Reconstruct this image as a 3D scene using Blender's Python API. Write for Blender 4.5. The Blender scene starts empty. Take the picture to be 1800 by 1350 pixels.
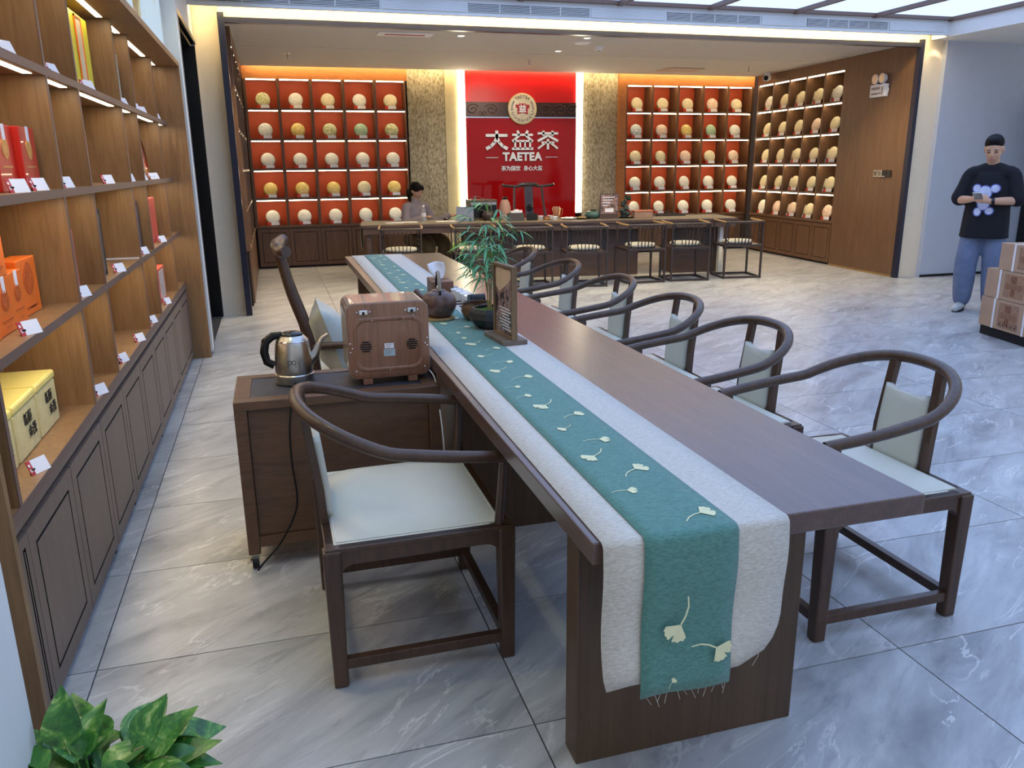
import bpy, bmesh, math, random
from mathutils import Vector, Matrix
random.seed(7)
PI = math.pi
sc = bpy.context.scene
C = sc.collection

# ------------------------------------------------------------------ camera, world, light, exposure
CAM_H = 1.48
YAW, PITCH, ROLL, FPX = 0.28355793, -0.26756761, -0.01091992, 1404.13
def make_camera():
    cy, sy, cp, sp = math.cos(YAW), math.sin(YAW), math.cos(PITCH), math.sin(PITCH)
    f = Vector((sy*cp, cy*cp, sp)); rt = Vector((cy, -sy, 0)); up = rt.cross(f)
    cr, sr = math.cos(ROLL), math.sin(ROLL)
    r2 = cr*rt + sr*up; u2 = -sr*rt + cr*up
    cam = bpy.data.cameras.new('camera'); o = bpy.data.objects.new('camera', cam); C.objects.link(o)
    cam.sensor_fit = 'HORIZONTAL'; cam.sensor_width = 36.0; cam.lens = FPX/1800*36.0
    cam.clip_start = 0.02; cam.clip_end = 100
    m = Matrix(((r2.x, u2.x, -f.x, 0), (r2.y, u2.y, -f.y, 0), (r2.z, u2.z, -f.z, CAM_H), (0, 0, 0, 1)))
    o.matrix_world = m
    sc.camera = o
make_camera()

sc.view_settings.view_transform = 'Standard'
sc.view_settings.look = 'None'
sc.view_settings.exposure = 0.55
sc.view_settings.gamma = 1.0
sc.view_settings.use_curve_mapping = False

world = bpy.data.worlds.new('world'); sc.world = world; world.use_nodes = True
bgn = world.node_tree.nodes['Background']
bgn.inputs['Color'].default_value = (0.86, 0.92, 1.0, 1); bgn.inputs['Strength'].default_value = 0.42
SKYLIGHT = 1.0      # radiance of the luminous ceiling panels
SHELF_LED = 15.0     # shelf strips
COVE_LED = 36.0
WALL_LED = 9.0
DOWNLIGHT = 68.0     # watts of each recessed downlight

def lin(c):
    c /= 255.0
    return c/12.92 if c <= 0.04045 else ((c+0.055)/1.055)**2.4
def S(r, g, b): return (lin(r), lin(g), lin(b), 1.0)

def lamp(name, kind, loc, power, color, parent=None, size=0.1, size_y=None, rot=(0, 0, 0), spot=2.2, blend=0.6):
    L = bpy.data.lights.new(name, kind); L.energy = power; L.color = color
    if kind == 'AREA':
        L.size = size
        if size_y: L.shape = 'RECTANGLE'; L.size_y = size_y
    elif kind == 'SPOT':
        L.spot_size = spot; L.spot_blend = blend; L.shadow_soft_size = size
    else: L.shadow_soft_size = size
    o = bpy.data.objects.new(name, L); C.objects.link(o); o.location = loc; o.rotation_euler = rot
    if parent: o.parent = parent
    return o

# ------------------------------------------------------------------ mesh builder
class B:
    def __init__(s): s.v = []; s.f = []; s.mi = []; s.cur = 0
    def add(s, vs, fs):
        n = len(s.v); s.v += [tuple(p) for p in vs]
        for f in fs: s.f.append(tuple(n+i for i in f)); s.mi.append(s.cur)
        return s
    def box(s, x0, x1, y0, y1, z0, z1):
        return s.add([(x0,y0,z0),(x1,y0,z0),(x1,y1,z0),(x0,y1,z0),(x0,y0,z1),(x1,y0,z1),(x1,y1,z1),(x0,y1,z1)],
                     [(3,2,1,0),(4,5,6,7),(0,1,5,4),(1,2,6,5),(2,3,7,6),(3,0,4,7)])
    def hexa(s, lo, hi):      # two quads of 4 points each, same winding (ccw seen from hi side)
        return s.add(list(lo)+list(hi), [(3,2,1,0),(4,5,6,7),(0,1,5,4),(1,2,6,5),(2,3,7,6),(3,0,4,7)])
    def bar(s, p, q, w, h, up=(0,0,1), w2=None, h2=None):    # rectangular bar from p to q
        p = Vector(p); q = Vector(q); d = (q-p).normalized(); u = Vector(up)
        if abs(d.dot(u)) > .98: u = Vector((1,0,0))
        r = d.cross(u).normalized(); u = r.cross(d).normalized()
        w2 = w2 or w; h2 = h2 or h
        def ring(c, a, b): return [c-r*a/2-u*b/2, c+r*a/2-u*b/2, c+r*a/2+u*b/2, c-r*a/2+u*b/2]
        return s.add(ring(p, w, h)+ring(q, w2, h2), [(3,2,1,0),(4,5,6,7),(0,1,5,4),(1,2,6,5),(2,3,7,6),(3,0,4,7)])
    def loft(s, rings, closed=True, cap=True):
        n = len(rings[0]); vs = [p for r in rings for p in r]; fs = []
        for i in range(len(rings)-1):
            for j in range(n if closed else n-1):
                k = (j+1) % n
                fs.append((i*n+j, i*n+k, (i+1)*n+k, (i+1)*n+j))
        if cap and closed:
            fs.append(tuple(range(n-1, -1, -1))); fs.append(tuple((len(rings)-1)*n+j for j in range(n)))
        return s.add(vs, fs)
    def lathe(s, prof, seg=24, c=(0,0,0), cap=True, sx=1, sy=1):
        rings = [[(c[0]+r*sx*math.cos(2*PI*j/seg), c[1]+r*sy*math.sin(2*PI*j/seg), c[2]+z) for j in range(seg)] for r, z in prof]
        return s.loft(rings, True, cap)
    def tube(s, path, r, seg=10, cap=True, flat=1.0, up=(0,0,1)):
        P = [Vector(p) for p in path]; n = len(P); rings = []
        R = r if isinstance(r, (list, tuple)) else [r]*n
        pr = None
        for i in range(n):
            d = (P[min(i+1, n-1)]-P[max(i-1, 0)]).normalized()
            u = Vector(up) if pr is None else pr
            if abs(d.dot(u)) > .97 and pr is None: u = Vector((1,0,0))
            a = d.cross(u).normalized(); u = a.cross(d).normalized(); pr = u
            rings.append([P[i]+a*R[i]*math.cos(2*PI*j/seg)+u*R[i]*flat*math.sin(2*PI*j/seg) for j in range(seg)])
        return s.loft(rings, True, cap)
    def cyl(s, p, q, r, r2=None, seg=16): return s.tube([p, q], [r, r if r2 is None else r2], seg)
    def ell(s, c, rad, seg=20, rings=12):
        rs = []
        for i in range(rings+1):
            t = PI*i/rings; k = max(math.sin(t), 1e-3)
            rs.append([(c[0]+rad[0]*k*math.cos(2*PI*j/seg), c[1]+rad[1]*k*math.sin(2*PI*j/seg), c[2]-rad[2]*math.cos(t)) for j in range(seg)])
        return s.loft(rs)
    def prism(s, poly, axis, a, b):
        def m(p, t): return {'z': (p[0], p[1], t), 'y': (p[0], t, p[1]), 'x': (t, p[0], p[1])}[axis]
        n = len(poly); vs = [m(p, a) for p in poly]+[m(p, b) for p in poly]
        fs = [tuple(range(n-1, -1, -1)), tuple(range(n, 2*n))]+[(i, (i+1) % n, n+(i+1) % n, n+i) for i in range(n)]
        return s.add(vs, fs)
    def xf(s, M, start=0):
        s.v[start:] = [tuple(M @ Vector(p)) for p in s.v[start:]]; return s
    def mesh(s, name, mats, smooth=None, bevel=0, bseg=2, off=(0,0,0)):
        me = bpy.data.meshes.new(name)
        me.from_pydata([(p[0]-off[0], p[1]-off[1], p[2]-off[2]) for p in s.v], [], s.f)
        bm = bmesh.new(); bm.from_mesh(me)
        for i, fc in enumerate(bm.faces): fc.material_index = s.mi[i]
        bmesh.ops.recalc_face_normals(bm, faces=bm.faces)
        if bevel:
            es = [e for e in bm.edges if len(e.link_faces) == 2 and e.calc_face_angle(0) > .6]
            bmesh.ops.bevel(bm, geom=es, offset=bevel, segments=bseg, affect='EDGES', profile=.5, clamp_overlap=True)
        bm.to_mesh(me); bm.free()
        for m in (mats if isinstance(mats, (list, tuple)) else [mats]): me.materials.append(m)
        if smooth:
            me.polygons.foreach_set('use_smooth', [True]*len(me.polygons))
            me.set_sharp_from_angle(angle=math.radians(smooth))
        me.update()
        return me
    def obj(s, name, mats, parent=None, smooth=None, bevel=0, world=False, bseg=2, origin=True):
        off = (0,0,0); loc = (0,0,0)
        if parent is None and origin:
            xs, ys, zs = zip(*s.v); off = ((min(xs)+max(xs))/2, (min(ys)+max(ys))/2, min(zs)); loc = off
        elif parent is not None and world: off = tuple(parent.location)
        me = s.mesh(name, mats, smooth, bevel, bseg, off)
        o = bpy.data.objects.new(name, me); C.objects.link(o); o.location = loc
        if parent is not None: o.parent = parent
        return o

def tag(o, label=None, cat=None, group=None, kind=None):
    if label: o['label'] = label
    if cat: o['category'] = cat
    if group: o['group'] = group
    if kind: o['kind'] = kind
    return o
def thing(name, label=None, cat=None, loc=(0,0,0), rz=0, group=None, kind=None):
    o = bpy.data.objects.new(name, None); C.objects.link(o); o.empty_display_size = .05
    o.location = loc; o.rotation_euler = (0, 0, rz)
    return tag(o, label, cat, group, kind)
def inst(name, me, parent=None, loc=(0,0,0), rot=(0,0,0), scale=(1,1,1)):
    o = bpy.data.objects.new(name, me); C.objects.link(o); o.location = loc; o.rotation_euler = rot; o.scale = scale
    if parent is not None: o.parent = parent
    return o
def copy_tree(o, parent=None):
    c = o.copy(); C.objects.link(c)
    if parent is not None: c.parent = parent
    for ch in list(o.children): copy_tree(ch, c)
    return c
def struct(o): o['kind'] = 'structure'; return o
ORD = ['first', 'second', 'third', 'fourth', 'fifth', 'sixth', 'seventh', 'eighth']

# ------------------------------------------------------------------ materials
def nm(name):
    m = bpy.data.materials.new(name); m.use_nodes = True; nt = m.node_tree
    return m, nt, nt.nodes['Principled BSDF']
def link(nt, a, b): nt.links.new(a, b)
def coords(nt, scale=(1,1,1), rot=(0,0,0), world=False, rand=False):
    if world: g = nt.nodes.new('ShaderNodeNewGeometry'); out = g.outputs['Position']
    else: g = nt.nodes.new('ShaderNodeTexCoord'); out = g.outputs['Object']
    if rand:
        oi = nt.nodes.new('ShaderNodeObjectInfo'); vm = nt.nodes.new('ShaderNodeVectorMath'); vm.operation = 'MULTIPLY_ADD'
        cx = nt.nodes.new('ShaderNodeCombineXYZ'); link(nt, oi.outputs['Random'], cx.inputs[0]); link(nt, oi.outputs['Random'], cx.inputs[1])
        link(nt, cx.outputs[0], vm.inputs[0]); vm.inputs[1].default_value = (37, 53, 0); link(nt, out, vm.inputs[2]); out = vm.outputs[0]
    mp = nt.nodes.new('ShaderNodeMapping'); mp.inputs['Scale'].default_value = scale; mp.inputs['Rotation'].default_value = rot
    link(nt, out, mp.inputs['Vector'])
    return mp.outputs[0]
def noise(nt, vec, scale, detail=4, rough=.55, dist=0):
    n = nt.nodes.new('ShaderNodeTexNoise'); n.inputs['Scale'].default_value = scale; n.inputs['Detail'].default_value = detail
    n.inputs['Roughness'].default_value = rough; n.inputs['Distortion'].default_value = dist
    link(nt, vec, n.inputs['Vector']); return n.outputs['Fac']
def ramp(nt, fac, stops):
    r = nt.nodes.new('ShaderNodeValToRGB'); el = r.color_ramp.elements
    while len(el) < len(stops): el.new(.5)
    for e, (p, c) in zip(el, stops): e.position = p; e.color = c
    link(nt, fac, r.inputs['Fac']); return r.outputs['Color']
def bump(nt, bs, fac, strength=.2, dist=.005):
    b = nt.nodes.new('ShaderNodeBump'); b.inputs['Strength'].default_value = strength; b.inputs['Distance'].default_value = dist
    link(nt, fac, b.inputs['Height']); link(nt, b.outputs[0], bs.inputs['Normal'])
def plain(name, c, rough=.5, metal=0, var=.08, nscale=8, bstr=0, bscale=200, coat=0, spec=.5, trans=0, ior=1.45, alpha=1):
    m, nt, bs = nm(name)
    bs.inputs['Roughness'].default_value = rough; bs.inputs['Metallic'].default_value = metal
    bs.inputs['Coat Weight'].default_value = coat; bs.inputs['Specular IOR Level'].default_value = spec
    bs.inputs['Transmission Weight'].default_value = trans; bs.inputs['IOR'].default_value = ior; bs.inputs['Alpha'].default_value = alpha
    v = coords(nt)
    k = 1-var; k2 = 1+var
    col = ramp(nt, noise(nt, v, nscale, 3), [(.3, (c[0]*k, c[1]*k, c[2]*k, 1)), (.7, (min(1, c[0]*k2), min(1, c[1]*k2), min(1, c[2]*k2), 1))])
    link(nt, col, bs.inputs['Base Color'])
    if bstr: bump(nt, bs, noise(nt, v, bscale, 2), bstr, .002)
    return m
def wood(name, c1, c2, grain=(14, 14, 1.2), rough=.45, coat=0, nscale=2.2, bstr=.06, rand=True, c3=None, spec=.5):
    m, nt, bs = nm(name); bs.inputs['Roughness'].default_value = rough; bs.inputs['Coat Weight'].default_value = coat
    bs.inputs['Specular IOR Level'].default_value = spec; bs.inputs['Coat Roughness'].default_value = .24
    v = coords(nt, grain, rand=rand)
    n1 = noise(nt, v, nscale, 7, .62, 1.1)
    stops = [(.28, c1), (.72, c2)] if c3 is None else [(.2, c1), (.5, c2), (.78, c3)]
    col = ramp(nt, n1, stops)
    v2 = coords(nt, (grain[0]*6, grain[1]*6, grain[2]*2.5), rand=rand)
    n2 = noise(nt, v2, nscale, 4)
    mx = nt.nodes.new('ShaderNodeMix'); mx.data_type = 'RGBA'; mx.blend_type = 'MULTIPLY'; mx.inputs[0].default_value = .35
    link(nt, col, mx.inputs[6]); link(nt, ramp(nt, n2, [(.3, (.55,.52,.5,1)), (.6, (1,1,1,1))]), mx.inputs[7])
    link(nt, mx.outputs[2], bs.inputs['Base Color'])
    bump(nt, bs, n2, bstr, .002)
    return m
def emit(name, c, strength):
    m = bpy.data.materials.new(name); m.use_nodes = True; nt = m.node_tree; nt.nodes.clear()
    e = nt.nodes.new('ShaderNodeEmission'); e.inputs[0].default_value = c; e.inputs[1].default_value = strength
    o = nt.nodes.new('ShaderNodeOutputMaterial'); link(nt, e.outputs[0], o.inputs[0]); return m
def glass(name, c=(1,1,1,1), rough=.02): return plain(name, c, rough, trans=1, var=0, ior=1.45)

def marble_floor():
    m, nt, bs = nm('grey_marble_tile')
    v = coords(nt, (1, 1, 1), world=True, rand=True)
    mr = nt.nodes.new('ShaderNodeMapping'); mr.inputs['Rotation'].default_value = (0, 0, -.62); link(nt, v, mr.inputs[0])
    mp = nt.nodes.new('ShaderNodeMapping'); mp.inputs['Scale'].default_value = (.75, 2.8, 1); link(nt, mr.outputs[0], mp.inputs[0])
    base = ramp(nt, noise(nt, mp.outputs[0], 2.0, 8, .62, .8), [(.28, S(136,136,138)), (.48, S(172,172,172)), (.68, S(196,196,194))])
    # thin pale veins: distorted noise band
    n = noise(nt, mp.outputs[0], 1.3, 5, .6, 1.6)
    a = nt.nodes.new('ShaderNodeMath'); a.operation = 'SUBTRACT'; a.inputs[1].default_value = .5; link(nt, n, a.inputs[0])
    b = nt.nodes.new('ShaderNodeMath'); b.operation = 'ABSOLUTE'; link(nt, a.outputs[0], b.inputs[0])
    vein = ramp(nt, b.outputs[0], [(.0, (1,1,1,1)), (.016, (0,0,0,1))])
    brk = ramp(nt, noise(nt, v, 2.3, 2), [(.44, (0,0,0,1)), (.56, (.9,.9,.9,1))])
    mm = nt.nodes.new('ShaderNodeMix'); mm.data_type = 'RGBA'; mm.blend_type = 'MULTIPLY'; mm.inputs[0].default_value = 1; link(nt, vein, mm.inputs[6]); link(nt, brk, mm.inputs[7])
    mx = nt.nodes.new('ShaderNodeMix'); mx.data_type = 'RGBA'; link(nt, mm.outputs[2], mx.inputs[0]); link(nt, base, mx.inputs[6]); mx.inputs[7].default_value = S(218,217,213)
    # dark short streaks
    n3 = noise(nt, mp.outputs[0], 5.5, 6, .6, 1.2)
    mx2 = nt.nodes.new('ShaderNodeMix'); mx2.data_type = 'RGBA'; mx2.blend_type = 'MULTIPLY'; mx2.inputs[0].default_value = .6
    link(nt, mx.outputs[2], mx2.inputs[6]); link(nt, ramp(nt, n3, [(.30, (.62,.62,.64,1)), (.42, (1,1,1,1))]), mx2.inputs[7])
    link(nt, mx2.outputs[2], bs.inputs['Base Color'])
    bs.inputs['Roughness'].default_value = .30; bs.inputs['Specular IOR Level'].default_value = .45
    return m
M = {}
M['floor'] = marble_floor()
M['grout'] = plain('dark_grout', S(50,50,52), .9)
M['threshold'] = plain('dark_threshold_stone', S(70,70,74), .35, nscale=4, var=.25)
M['shelf_wood'] = wood('oak_shelf_veneer', S(128,94,60), S(160,122,80), (10, 10, 1.0), .42)
M['shelf_edge'] = plain('shelf_edge_band', S(116,90,78), .45, var=.05)
M['door_wood'] = wood('grey_brown_door_veneer', S(112,92,80), S(128,107,94), (18, 18, 1.0), .45)
M['groove'] = plain('dark_groove', S(30,20,18), .8)
M['hall_wood'] = wood('hall_walnut_panel', S(98,69,47), S(122,89,63), (14, 14, .9), .42)
M['hall_orange'] = plain('orange_cell_back', S(198,78,34), .55, var=.06)
M['header_wood'] = wood('orange_oak_header', S(178,108,54), S(196,126,66), (1.2, 10, 10), .45)
M['white_wall'] = plain('white_wall_paint', S(226,224,220), .7, var=.02)
M['grey_wall'] = plain('cool_grey_wall_paint', S(186,190,200), .6, var=.02)
M['ceiling'] = plain('ceiling_paint', S(200,194,188), .8, var=.02)
M['navy_metal'] = plain('dark_navy_metal_frame', S(30,32,50), .3, var=.05)
M['black'] = plain('black_lacquer', S(14,14,16), .25, var=.02)
M['black_matte'] = plain('black_matte', S(20,20,22), .7, var=.05)
M['steel'] = plain('brushed_steel', S(190,186,178), .28, metal=1, var=.04, nscale=30)
M['chrome'] = plain('chrome', S(225,225,225), .12, metal=1, var=.02)
M['table_wood'] = wood('dark_walnut_table', S(82,62,56), S(100,78,70), (16, .9, 16), .34, nscale=1.6, spec=.5, coat=.45)
M['table_wood_v'] = wood('dark_walnut_slab', S(74,55,38), S(94,71,50), (16, 16, .9), .42, nscale=1.6)
M['chair_wood'] = wood('dark_walnut_chair', S(66,47,36), S(90,65,49), (12, 12, 1.5), .33)
M['leather'] = plain('cream_leather', S(206,204,188), .42, var=.03, bstr=.08, bscale=160)
M['bar_wood'] = wood('dark_bar_wood', S(66,50,46), S(88,68,60), (.9, 14, 14), .4)
M['bar_chair'] = wood('ebony_bar_chair', S(50,40,38), S(70,56,50), (12, 12, 1.5), .35)
M['gilt'] = plain('worn_gilt_edge', S(164,132,84), .35, metal=.3, var=.1)
M['cushion_grey'] = plain('pale_grey_cushion', S(190,186,172), .7, var=.05, bstr=.1)
M['led'] = emit('warm_led_strip', (1.0, .82, .55, 1), SHELF_LED)
M['paper'] = plain('white_card', S(236,234,236), .6, var=.02)
M['red_card'] = plain('red_card_edge', S(186,60,60), .6, var=.05)
M['red_tab'] = plain('vermilion_tab', S(206,62,28), .5, var=.05)
M['porcelain'] = plain('white_porcelain', S(238,238,240), .18, var=.01, coat=.4)
M['skin'] = plain('skin', S(206,158,128), .5, var=.05)
M['hair'] = plain('black_hair', S(16,14,14), .65, var=.2, nscale=60, spec=.25)
M['glass'] = glass('clear_glass')
# ================================================================== SETTING
HZ = 2.87                      # hall ceiling
# floor: grout bed and marble tiles
fl = struct(B().box(-1.9, 10.3, -1.0, 13.3, -.06, -.006).obj('floor', M['grout'], origin=False))
TW, TD = 1.205, .628
tile_me = B().box(-TW/2+.0022, TW/2-.0022, -TD/2+.0022, TD/2-.0022, -.012, 0).mesh('tile', M['floor'])
for i in range(-2, 8):
    for j in range(-4, 18):
        cx = .572+TW*(i+.5); cy = 1.776+TD*(j+.5)
        if cx < -1.5 and cy < 6.9: continue
        inst('tile', tile_me, fl, (cx, cy, 0))
struct(B().box(-1.0, -.585, 7.0, 8.74, -.01, .003).obj('threshold_stone', M['threshold'], fl))

# left wall: poster band above the shelves, side doorway, pier
wl = struct(B().box(-1.30, -1.02, 1.2, 6.80, 0, 3.2).obj('wall_left', M['white_wall'], origin=False))
poster = emit('backlit_landscape', (1,1,1,1), 1.0)
nt = poster.node_tree; e = nt.nodes['Emission']
v = coords(nt, (1, 1.15, .30), world=True)
col = ramp(nt, noise(nt, v, 2.6, 5, .6, .6), [(.0, S(214,232,248)), (.56, S(205,228,246)), (.60, S(196,182,120)), (.64, S(150,128,96)), (.68, S(214,206,190)), (.76, S(176,160,132))])
link(nt, col, e.inputs[0]); e.inputs[1].default_value = .62
p = struct(B().box(-.70, -.66, 1.9, 6.78, 2.25, 3.05).obj('light_box', poster, wl))
tr = B().box(-.74, -.655, 6.78, 6.98, 0, 3.1).box(-.74, -.56, 6.82, 6.97, .03, 3.1)
struct(tr.obj('trim_1', M['white_wall'], origin=False))
# wall around the side doorway
wd = B().box(-1.0, -.58, 6.97, 8.74, 2.62, 3.15).box(-1.0, -.58, 8.72, 8.80, 0, 3.15)
struct(wd.obj('wall_doorway', M['white_wall'], origin=False))
d1 = struct(B().box(-.86, -.82, 6.97, 8.72, .01, 2.62).obj('door_1', M['black'], origin=False))
B().box(-.86, -.572, 8.66, 8.715, 0, 2.6).box(-.86, -.60, 6.99, 8.7, 2.58, 2.62).obj('jamb', M['black'], d1)
B().box(-.62, -.565, 6.975, 7.03, 0, 2.66).box(-.60, -.565, 7.0, 8.74, 2.62, 2.66).obj('door_frame', M['navy_metal'], d1)
B().box(-.585, -.562, 7.045, 7.06, 0, 2.62).obj('edge_strip', M['chrome'], d1)
B().box(-.80, -.77, 7.3, 7.33, .9, 1.5).obj('door_handle', M['steel'], d1)

# portal wall between front shop and hall
YP = 8.62
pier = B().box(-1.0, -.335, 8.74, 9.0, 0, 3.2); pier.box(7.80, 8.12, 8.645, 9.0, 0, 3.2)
M['cream_portal'] = plain('cream_portal_wall', S(236,218,190), .7, var=.02)  # portal piers and beam get a cream base, warmer than the other walls
pw = struct(pier.obj('wall_portal', M['cream_portal'], origin=False))
B().box(-.335, 7.80, 8.66, 9.0, 2.858, 3.3).obj('beam', M['cream_portal'], pw)
fr = struct(B().box(-.345, -.285, YP, 8.72, 0, 2.90).box(7.745, 7.80, YP, 8.69, 0, 2.90).box(-.285, 7.745, YP, 8.70, 2.812, 2.86).obj('trim_2', M['navy_metal'], origin=False))
# cool grey wall right of the portal
struct(B().box(8.10, 10.2, 8.58, 8.9, 0, 3.0).obj('wall_right', M['grey_wall'], origin=False))
struct(B().box(8.10, 9.7, 8.565, 8.58, 0, .03).obj('baseboard_right', M['black_matte'], origin=False))
d2 = struct(B().box(9.62, 9.70, 7.7, 8.57, 0, 2.25).obj('door_2', M['black_matte'], origin=False))
B().box(9.60, 9.62, 7.74, 8.53, .1, 1.15).box(9.60, 9.62, 7.74, 8.53, 1.25, 2.15).obj('door_panel', M['black'], d2)
# bulkhead with the air-conditioning grilles, cove behind it
bk = B().box(-1.0, 7.86, 8.33, 8.37, 2.905, 3.05).box(-1.0, 8.10, 8.33, 8.74, 3.05, 3.09)
bh = struct(bk.obj('wall_bulkhead', M['white_wall'], origin=False))
cove_m = emit('cove_led', (1.0, .78, .40, 1), COVE_LED)
cv = struct(B().box(-.55, 8.0, 8.375, 8.40, 3.005, 3.025).obj('cove_light_strip', cove_m, bh))
# side bulkhead and low ceiling on the right
struct(B().box(7.86, 7.92, -1.0, 8.6, 2.89, 3.3).box(7.92, 10.3, -1.0, 8.6, 2.89, 2.94).obj('ceiling_right', M['white_wall'], origin=False))
# air grilles: white ribs over dark slots
slat_w = M['white_wall']
def grille(x0, x1, dark):
    g = thing('air_vent', None, None, ((x0+x1)/2, 8.325, 2.938))
    B().box(x0, x1, 8.326, 8.331, 2.938, 3.022).obj('vent_back', M['black_matte'] if dark else M['grey_wall'], g, world=True)
    w = x1-x0
    me = B().box(-w/2, w/2, -.006, .0, -.0028 if dark else -.005, .0028 if dark else .005).mesh('slat', slat_w)
    for k in range(7): inst('slat', me, g, (0, 0, .004+k*.0127))
    if dark:
        me2 = B().box(-.004, .004, -.008, 0, 0, .084).mesh('rib', slat_w)
        for k in range(1, 4): inst('rib', me2, g, (-w/2+w*k/4, 0, 0))
    return g
vents = [(-.52, 1.15, 1), (1.17, 2.0, 0), (2.02, 3.30, 1), (3.32, 4.16, 0), (4.18, 5.30, 1), (5.32, 5.88, 0), (5.90, 6.98, 1), (7.0, 7.78, 0)]
nd = 0
vnames = ['leftmost dark slatted air vent above the portal', 'dark air vent above the left stone panel and red wall', 'dark air vent above the right hand tea shelves', 'dark air vent nearest the right end of the portal']
for x0, x1, dk in vents:
    g = grille(x0, x1, dk)
    if dk: tag(g, vnames[nd], 'air vent', 'air vents above the portal'); nd += 1
    else:
        tag(g, 'closed white ribbed grille panel, %s from the left, between the dark vents' % ORD[[1.17, 3.32, 5.32, 7.0].index(x0)], 'grille', 'closed grille panels')

# luminous ceiling over the front shop
sky = emit('luminous_ceiling_panel', (.41, .59, 1.0, 1), SKYLIGHT*1.48)
ct = struct(B().box(-1.3, -.02, -1.0, 8.33, 3.075, 3.15).obj('ceiling', M['white_wall'], origin=False))
XM = [0.0, .45, 1.5, 2.56, 3.63, 4.68, 5.74, 6.79, 7.85]
YM = [-1.0, .86, 2.72, 4.58, 6.44, 8.30]
for i in range(len(XM)-1):
    for j in range(len(YM)-1):
        struct(B().box(XM[i], XM[i+1], YM[j], YM[j+1], 3.10, 3.115).obj('skylight_panel', sky, ct))
for x in XM: struct(B().box(x-.025, x+.025, -1.0, 8.33, 3.055, 3.10).obj('mullion', M['gilt'] if False else M['shelf_edge'], ct))
for y in YM: struct(B().box(-.02, 7.86, y-.025, y+.025, 3.065, 3.10).obj('crossbar', M['shelf_edge'], ct))

# hall ceiling: two boards with a shadow gap, side walls and back wall
hc = struct(B().box(-.6, 8.5, 9.0, 10.61, HZ, HZ+.05).box(-.6, 8.5, 10.622, 12.58, HZ, HZ+.05).box(-.6, 8.5, 12.5, 13.1, 3.04, 3.07).box(-.6, 8.5, 12.5, 12.52, HZ+.04, 3.05).box(-.6, 8.5, 10.5, 10.7, HZ+.02, HZ+.06).obj('ceiling_hall', M['ceiling'], origin=False))
struct(B().box(-.9, 8.7, 13.06, 13.2, 0, 2.95).obj('wall_back', M['hall_wood'], origin=False))
struct(B().box(-.75, -.70, 9.0, 13.1, 0, 2.9).obj('wall_hall_left', M['hall_wood'], origin=False))

hcl = emit('hall_cove_led', (1.0, .78, .44, 1), 26.0)
B().box(-.2, 8.2, 12.585, 12.605, HZ+.052, HZ+.065).obj('cove_light_strip', hcl, hc)
# warm recessed lights in the plain ceiling strip in front of the left shelves
for k in range(5):
    t = thing('downlight', 'small warm recessed light over the left aisle, %s from the camera' % ORD[k], 'downlight', (-.32, .9+1.45*k, 3.075), 0, 'aisle downlights')
    B().lathe([(.04, -.001), (.056, -.006), (.06, 0)], 20, cap=False).obj('trim_ring', M['paper'], t, smooth=40)
    B().lathe([(0, -.0015), (.04, -.0015)], 20, cap=False).obj('lens', emit('aisle_lens', (1.0, .86, .62, 1), 6.0), t)
    lamp('aisle_beam', 'SPOT', (0, 0, -.06), 15, (.97, .98, .60), t, size=.05, spot=1.35, blend=.9)

# small spot fittings at both top corners of the portal, washing the piers
for x, lb in ((-.62, 'small metal spot lamp at the top left corner of the portal'), (7.97, 'small metal spot lamp at the top right corner of the portal')):
    y_ = 8.50
    t = thing('spot_lamp', lb, 'spot lamp', (x, y_, 2.98), 0, 'portal spot lamps')
    B().cyl((0, 0, 0), (0, .02, -.055), .026, seg=16).obj('lamp_tube', M['steel'], t, smooth=40)
    B().box(-.012, .012, -.012, .012, 0, .07).obj('bracket', M['steel'], t)
    lamp('spot_beam', 'SPOT', (0, .03, -.075), 95, (1.0, .80, .52), t, size=.03, spot=1.5, blend=.7, rot=(.22, 0, 0))
# ================================================================== SHELVING
def door_mesh(name, w, h, mats, t=.018, ins=.055, gw=.009):
    """Door lying in local x (0..w) and z (0..h), front towards -y, with a routed groove."""
    b = B(); b.cur = 0
    def ring(i, y): return [(i, y, i), (w-i, y, i), (w-i, y, h-i), (i, y, h-i)]
    R = [ring(0, t), ring(0, 0), ring(ins, 0), ring(ins, .007), ring(ins+gw, .007), ring(ins+gw, 0)]
    for k in range(5):
        b.cur = 1 if k in (2, 3, 4) else 0
        b.loft([R[k], R[k+1]], True, False)
    b.cur = 0; b.add(R[5], [(0,1,2,3)]); b.add(R[0], [(3,2,1,0)])
    return b.mesh(name, mats)

# ---------- long shelf along the left wall
SX0, SX1 = -.985, -.70          # back / front of the bays
SL = thing('display_shelving', 'long brown wooden display shelving with lit bays along the left wall', 'shelving', (-.78, 4.3, 0))
def sl(b, name, m, **k): return b.obj(name, m, SL, world=True, **k)
divs = [1.73, 2.24, 3.235, 3.735, 4.755, 5.26, 6.24, 6.74]
boards = [(.595, .625), (.985, 1.013), (1.387, 1.415), (1.79, 1.818)]
sl(B().box(-1.0, SX0, 2.13, 6.76, .0, 2.24), 'back_panel', M['shelf_wood'])
for k, (z0, z1) in enumerate(boards):
    bd = sl(B().box(SX0, SX1-.004, 2.15, 6.74, z0, z1), 'shelf_board', M['shelf_wood'])
    B().box(SX1-.004, SX1, 2.15, 6.74, z0, z1).obj('edge_band', M['shelf_edge'], bd, world=False).location = (-SL.location.x, -SL.location.y, 0)
tb = sl(B().box(-1.0, -.571, 2.13, 6.78, 2.205, 2.24), 'top_board', M['shelf_wood'])
sl(B().box(-1.0, -.571, 6.742, 6.78, 0, 2.205), 'end_panel', M['shelf_wood'])
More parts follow.
